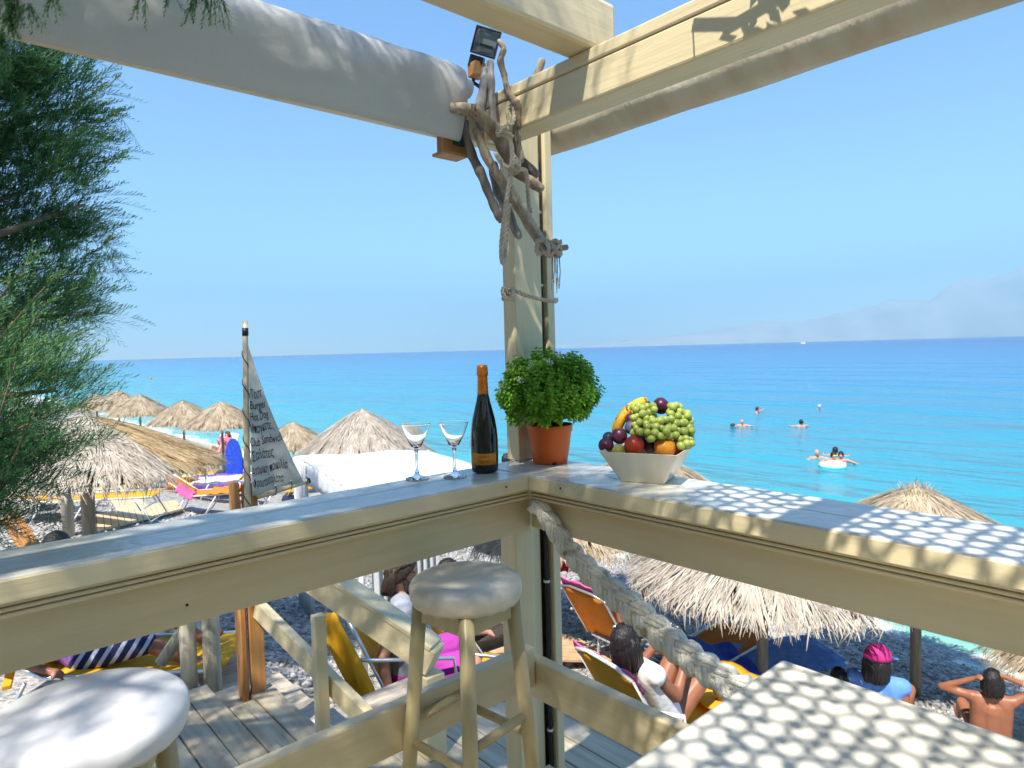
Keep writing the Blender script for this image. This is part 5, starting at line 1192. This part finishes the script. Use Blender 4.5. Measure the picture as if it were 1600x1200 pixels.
person('person with raised arms holding dark hair, back turned, at lower right', arp, R_(YV-25), sit(rc=6, z=.15, tp=20, kp=45, armL=((.06, .26, .02), (-.02, -.02, .20)), armR=((.02, .22, .16), (-.03, -.06, .26)), look=(.9, -.4, .05)), M_skin3, M_hair2, [('swim_bottom', M_navy, ['hips'], .014)], vox=.012, hairlong=.12, s=.82)
shp = at(1312, 1100, 5.8); person('small dark haired child sitting left of the magenta cap', V(shp.x, shp.y, g(shp.x)), R_(YV-30), sit(rc=10, z=.05, tp=30, kp=50), M_skin3, M_hair2, [('top', M_navy, ['torso'], .014)], vox=.014, s=.8)
# head behind the left counter
hdp = at(110, 850, 5.6); person('dark haired person seated by the wooden posts, head just above the counter', V(hdp.x, hdp.y, hdp.z-1.10), R_(YV-20), sit(rc=10, z=.36, tp=5, kp=80), M_skin3, M_hair2, [('top', M_navy, ['torso', 'slvL', 'slvR'], .016)], vox=.013, hairlong=.1)
# reader near the water
rdp = hit(352, 722); rdz = g(rdp.x)
rdr = person('reader in pink swimsuit reclining on the white lounger by the water', V(rdp.x, rdp.y, rdz)+basis(R_(YV+175))[0]*.15, R_(YV+175), sit(rc=38, z=.36, kneeL=(40, 48), kneeR=(26, 40), armL=((.16, .03, -.14), (.34, -.05, .0)), armR=((.16, .03, -.14), (.34, -.05, .0)), look=(.95, 0, .1)), M_skin2, M_hair2, [('swimsuit', M_pinkc, ['torso', 'hips'], .010)], vox=.016, hairlong=.08)
bkq = rdr[2]['haL'].lerp(rdr[2]['haR'], .5)+V(0, 0, .06); o = MB().bar(bkq-V(0, 0, .1), bkq+V(0, 0, .1), .16, .02, up=basis(R_(YV+175))[0]).build('book', M_pinkt, bevel=.003); tag(o, 'pink covered book held by the reader near the water', 'book')
# standing bather behind the post
sbp = at(790, 690, 14.5); sbz = g(sbp.x)
ST = dict(pel=(0, 0, .92), chest=(0, 0, 1.25), neck=(0, 0, 1.42), head=(.02, 0, 1.58), look=(.9, -.3, 0), shL=(0, .18, 1.38), shR=(0, -.18, 1.38), hipL=(0, .09, .9), hipR=(0, -.09, .9), elL=(.02, .23, 1.1), haL=(.1, .22, .86), elR=(.02, -.23, 1.1), haR=(.1, -.22, .86),
          knL=(.03, .1, .48), knR=(0, -.1, .48), anL=(0, .1, .08), anR=(0, -.1, .08), toL=(.14, .12, .03), toR=(.14, -.12, .03))
person('bather with tied dark hair standing just left of the corner post', V(sbp.x, sbp.y, min(sbz, sbp.z-1.42)), R_(YV-60), ST, M_skin2, M_hair2, [('swim_shorts', M_navy, ['hips'], .014)], vox=.014)
# person by the wooden path, only a hand and sleeve in view
hnp = hit(745, 1062); person('person in dark top beside the wooden path behind the railing', V(hnp.x-.1, hnp.y, g(hnp.x)), R_(YV-60), sit(rc=14, z=.3, tp=8, kp=60), M_skin2, M_hair2, [('top', M_hair, ['torso', 'slvL', 'slvR'], .016), ('shorts', M_hair, ['hips', 'shtL', 'shtR'], .02)], vox=.013)

# swimmers
def swimmer(px, py, label, hair, yaw, sink=.10, skin=M_skin2, arms='float', extra=None, capm=None):
    q = atz(px, py, SEA)
    J = dict(pel=(0, 0, -.62), chest=(0, 0, -.22), neck=(0, 0, -.05), head=(.02, 0, .11), look=(1, 0, 0), shL=(0, .18, -.07), shR=(0, -.18, -.07), hipL=(0, .09, -.64), hipR=(0, -.09, -.64))
    if arms == 'float': J.update(elL=(.15, .38, -.10), haL=(.36, .42, -.08), elR=(.15, -.38, -.10), haR=(.36, -.42, -.08))
    if arms == 'reach': J.update(elL=(.1, .44, .0), haL=(.15, .72, .06), elR=(.12, -.36, -.12), haR=(.3, -.5, -.15))
    if arms == 'ring': J.update(elL=(.12, .38, -.02), haL=(.3, .58, -.10), elR=(.12, -.38, -.02), haR=(.3, -.58, -.10))
    for e in 'LR': J['kn'+e] = (.05, .1 if e == 'L' else -.1, -1.05)
    return person(label, V(q.x, q.y, SEA+sink), yaw, J, skin, hair, vox=.016, hands=False, group='swimmers in the sea', extra_hair=extra)
def wcap(t, hp, RM, s): MB().ell(hp(-.004, 0, .055), (.108, .09, .085), rot=RM, nu=16, nv=10).build('swim_cap', M_white, t, smooth=True)
TOC = math.atan2(-_D.y, -_D.x)                       # facing the shore
swimmer(1183, 645, 'swimmer stretching one arm to the right, farthest left but one', M_hair2, TOC+.9, .10, arms='reach')
swimmer(1280, 639, 'swimmer in white cap, farthest from the shore', None, TOC, .02, extra=wcap)
swimmer(1159, 666, 'bald swimmer with wide shoulders, leftmost in the water', None, TOC, .11)
swimmer(1252, 667, 'dark haired swimmer with back to the beach, right of the bald one', M_hair2, TOC+3.1, .11)
swimmer(1276, 716, 'balding swimmer just left of the float ring group', None, TOC, .08)
swimmer(1305, 712, 'dark haired swimmer behind the float ring', M_hair2, TOC+2.6, .07)
rq_ = atz(1301, 730, SEA); rg_ = thing('swim_ring', 'white and turquoise inflatable ring carrying a child', 'swim ring', V(rq_.x, rq_.y, SEA))
M_turq = mat('turquoise_vinyl', (.05, .5, .55), None, rough=.3)
def torus(c, R, r, n=36, k=14, a0=0, a1=2*math.pi):
    b = MB(); b.sheet([[c+V((R+r*math.cos(2*math.pi*j/k))*math.cos(a0+(a1-a0)*i/n), (R+r*math.cos(2*math.pi*j/k))*math.sin(a0+(a1-a0)*i/n), r*math.sin(2*math.pi*j/k)) for j in range(k+1)] for i in range(n+1)]); return b
torus(V(rq_.x, rq_.y, SEA+.06), .30, .105).build('tube', M_white, rg_, smooth=True)
torus(V(rq_.x, rq_.y, SEA+.015), .302, .108).build('underside', M_turq, rg_, smooth=True)
swimmer(1302, 727, 'child with green goggles riding inside the float ring', M_hair2, TOC, .20, arms='ring', extra=lambda t, hp, RM, s: MB().ell(hp(.085, 0, .02), (.03, .07, .025), rot=RM, nu=12, nv=8).build('goggles', M_lime_t, t, smooth=True))
swimmer(1314, 722, 'swimmer leaning on the right of the float ring', M_hair2, TOC-.5, .12)
bq_ = atz(1145, 666, SEA); o = MB().ell(V(bq_.x, bq_.y, SEA+.04), .12, nu=14, nv=9).build('buoy', M_blackm, smooth=True); tag(o, 'small black buoy floating beside the bald swimmer', 'buoy')
bq_ = atz(235, 592, SEA); o = MB().ell(V(bq_.x, bq_.y, SEA+.1), .28, nu=14, nv=9).build('buoy', M_ora, smooth=True); tag(o, 'lone red buoy far out left of the sail sign', 'buoy')
sb_ = atz(1254, 537, SEA); mbq = thing('motor_boat', 'tiny white motor boat on the horizon', 'boat', V(sb_.x, sb_.y, SEA)); kx = (sb_-CAM).length/FPX
bo = lambda a, b_, c: V(sb_.x, sb_.y, SEA)+CR*a*kx+CF*b_*kx+V(0, 0, c*kx)
MB().add([bo(-3,-.8,0),bo(3,-.8,0),bo(3,.8,0),bo(-3,.8,0),bo(-3.4,-1,1.3),bo(4.2,0,1.5),bo(4.2,.1,1.5),bo(-3.4,1,1.3)], [(3,2,1,0),(4,5,6,7),(0,1,5,4),(1,2,6,5),(2,3,7,6),(3,0,4,7)]).build('hull', M_white, mbq)
MB().add([bo(-1.4,-.6,1.3),bo(1.2,-.6,1.3),bo(1.2,.6,1.3),bo(-1.4,.6,1.3),bo(-1.1,-.5,2.4),bo(.5,-.5,2.4),bo(.5,.5,2.4),bo(-1.1,.5,2.4)], [(3,2,1,0),(4,5,6,7),(0,1,5,4),(1,2,6,5),(2,3,7,6),(3,0,4,7)]).build('cabin', M_white, mbq)

# ------------------------------------------------------------------ tamarisk tree
tr = thing('tamarisk_tree', 'feathery green tamarisk tree overhanging the left of the deck', 'tree', V(-2.7, 2.4, g(-2.7)))
rgt = np.random.default_rng(12)
blobs = []   # centre, radii, sprig count
def blob(px, py, d, r, n, dens=1): blobs.append((np.array(at(px-18, py, d)), np.array(r) if not np.isscalar(r) else np.array([r]*3), n))
blob(-60, 190, 4.4, (.5, .5, .62), 900); blob(75, 180, 4.6, (.36, .36, .38), 620); blob(-80, 420, 4.2, (.55, .55, .62), 640)
blob(50, 300, 4.3, (.38, .38, .40), 330); blob(40, 430, 4.2, (.40, .40, .40), 420); blob(-30, 640, 3.4, (.32, .32, .32), 360); blob(70, 510, 4.0, (.24, .24, .2), 150)
blob(25, 640, 3.3, (.22, .22, .2), 240); blob(-70, 800, 3.0, (.20, .20, .2), 230); blob(0, 745, 3.1, (.18, .18, .18), 190); blob(105, 610, 3.6, (.13, .13, .10), 60)
blob(150, 320, 4.4, (.20, .20, .30), 110); blob(-10, 40, 2.4, (.18, .18, .13), 110); blob(-170, -40, 3.6, .6, 500)
for c_, r_b, n_b in list(blobs[:5]): blobs.append((c_-np.array(SUND)*1.25, np.array([.62, .62, .3]), 420))  # out-of-view clumps added toward the sun to shade the visible crown
near = len(blobs)
for c, r, n in (((-2.05, -.62, 3.55), (.62, .48, .30), 520), ((-1.62, -.86, 3.2), (.42, .30, .22), 330), ((-2.7, .2, 3.4), (.6, .6, .35), 380), ((-2.6, 1.2, 3.2), (.6, .6, .5), 300), ((-1.45, .75, 3.5), (.45, .35, .25), 120), ((-.95, -.08, 3.4), (.42, .30, .2), 300), ((-1.5, -.45, 3.5), (.45, .4, .2), 320), ((-2.5, -.95, 3.55), (.38, .32, .25), 230), ((-1.6, .45, 3.4), (.65, .5, .2), 720), ((-2.0, 1.0, 3.3), (.5, .4, .25), 260), ((-1.2, .0, 3.5), (.3, .3, .15), 80)): blobs.append((np.array(c), np.array(r), n))
lv, lf = [], []; tw = MB()
def sprig(p, d, L, nl, wid):
    d = d/np.linalg.norm(d); s1 = np.cross(d, [.2, .3, .9]); s1 /= np.linalg.norm(s1); s2 = np.cross(d, s1); droop = np.array([0, 0, -.25])
    for k in range(nl):
        u = (k+.6)/nl; base = p+d*L*u+droop*L*u*u*.6; a = k*2.4+rgt.uniform(-.4, .4); o = s1*math.cos(a)+s2*math.sin(a); dd = d*.85+o*.62+np.array([0, 0, .08]); dd /= np.linalg.norm(dd)
        l = L*.34*(1-.6*u)*rgt.uniform(.7, 1.25); sd = np.cross(dd, [.5, -.3, .8]); sd = sd/np.linalg.norm(sd)*wid
        k0 = len(lv); lv.extend([base-sd*.5, base+sd*.5, base+dd*l*.55+sd+droop*l*.12, base+dd*l*.55-sd+droop*l*.12, base+dd*l+droop*l*.5]); lf.extend([(k0, k0+1, k0+2), (k0, k0+2, k0+3), (k0+3, k0+2, k0+4)])
    k0 = len(lv); e = p+d*L+droop*L*.6; m_ = p+d*L*.5+droop*L*.15; sd = s1*wid*.7; lv.extend([p-sd, p+sd, m_+sd*.8, m_-sd*.8, e]); lf.extend([(k0, k0+1, k0+2), (k0, k0+2, k0+3), (k0+3, k0+2, k0+4)])
root = np.array([-2.7, 2.4, 1.6])
for bi, (c, r, n) in enumerate(blobs):
    for i in range(n):
        if i % 22 == 0:
            d0 = rgt.normal(size=3); d0 /= np.linalg.norm(d0); sc_ = c+d0*r*rgt.uniform(.3, 1.0)**.6
        d = rgt.normal(size=3); q = sc_+d*np.array([.085, .085, .06]); d = (q-c)/r; d /= np.linalg.norm(d)
        out = d*.6+np.array([.30, -.20, .28])+rgt.normal(0, .35, 3)
        dist = np.linalg.norm(q-np.array(CAM))
        sprig(q, out, rgt.uniform(.16, .30), 34 if dist < 3.6 else 27, .0010+.00034*dist)
# hanging tips at the top of the picture and long feathery outer shoots
for px, py, d, n in ((222, -8, .9, 3), (268, -8, .9, 3), (304, -8, .9, 4), (326, -10, .9, 5), (342, -8, .9, 5), (312, -10, .9, 4), (75, -10, .85, 4), (40, 5, .85, 8), (12, 20, .85, 14), (0, 50, .85, 12), (25, -10, .85, 10), (-10, 80, .85, 12), (8, -5, .85, 12), (-15, 110, .85, 10), (95, -12, .85, 3)):
    for k in range(n): sprig(np.array(at(px+rgt.uniform(-8, 8), py, d)), np.array(CR)*rgt.uniform(-.3, .7)+np.array([0, 0, -1.])+rgt.normal(0, .25, 3), rgt.uniform(.025, .042), 16, .0009)
shoots = []
for px0, py0, px1, py1, d in ((40, 360, 205, 325, 4.2), (60, 470, 215, 370, 4.2), (90, 200, 205, 120, 4.4), (100, 240, 205, 175, 4.4), (110, 270, 215, 245, 4.3), (60, 440, 195, 425, 4.1), (70, 500, 185, 490, 4.0), (30, 560, 165, 520, 3.8), (60, 600, 180, 575, 3.5), (60, 660, 150, 610, 3.2), (0, 560, 130, 420, 3.6), (0, 500, 90, 395, 3.4), (0, 740, 60, 560, 2.9), (10, 800, 90, 640, 2.8), (0, 700, 130, 640, 2.9), (50, 720, 140, 690, 3.1), (10, 520, 175, 440, 3.9), (30, 330, 160, 215, 4.4), (-20, 860, 40, 730, 2.6), (-10, 640, 110, 470, 3.3)):
    a, b_ = np.array(at(px0-25, py0, d)), np.array(at(px1-(34 if py1 > 300 else 18), py1, d-.05)); dv_ = (b_-a); L = np.linalg.norm(dv_)
    for k in range(int(26*max(.6, L))+6):
        u = rgt.uniform(.05, .98); sprig(a+dv_*u, dv_/L*.9+rgt.normal(0, .42, 3), rgt.uniform(.10, .20)*(1.15-.5*u), 13, .0020+.0004*d)
    shoots.append((Vector(a), Vector(b_)))
big('crown', lv, lf, M_tama, tr, kind='stuff')
gz_ = g(-2.7)
trunk = [V(-2.7, 2.4, gz_-.2), V(-2.72, 2.38, .0), V(-2.62, 2.45, .9), V(-2.7, 2.4, 1.6), V(-2.66, 2.5, 2.4)]
MB().tube(smooth_path(trunk, 5), [.16-.005*i for i in range(21)], 14, jit=.08).build('trunk', M_bark, tr, smooth=True)
for c, r, n in blobs:
    e = Vector(c); s0 = V(-2.7, 2.4, 1.5); mid = s0.lerp(e, .5)+V(0, 0, -.15)
    if e.z < 1.2: s0 = V(-2.66, 2.42, .7); mid = s0.lerp(e, .5)+V(0, 0, .1)
    P_ = smooth_path([s0, mid, e], 6); MB().tube(P_, [.05*(1-i/len(P_))+.006 for i in range(len(P_))], 7).build('limb', M_bark, tr, smooth=True)
for a, b_ in shoots: MB().tube([a-(b_-a)*.25, a.lerp(b_, .5)+V(0, 0, .01), b_], [.006, .004, .0015], 5).build('twig', M_bark, tr, smooth=True)
print('leaf faces', len(lf))
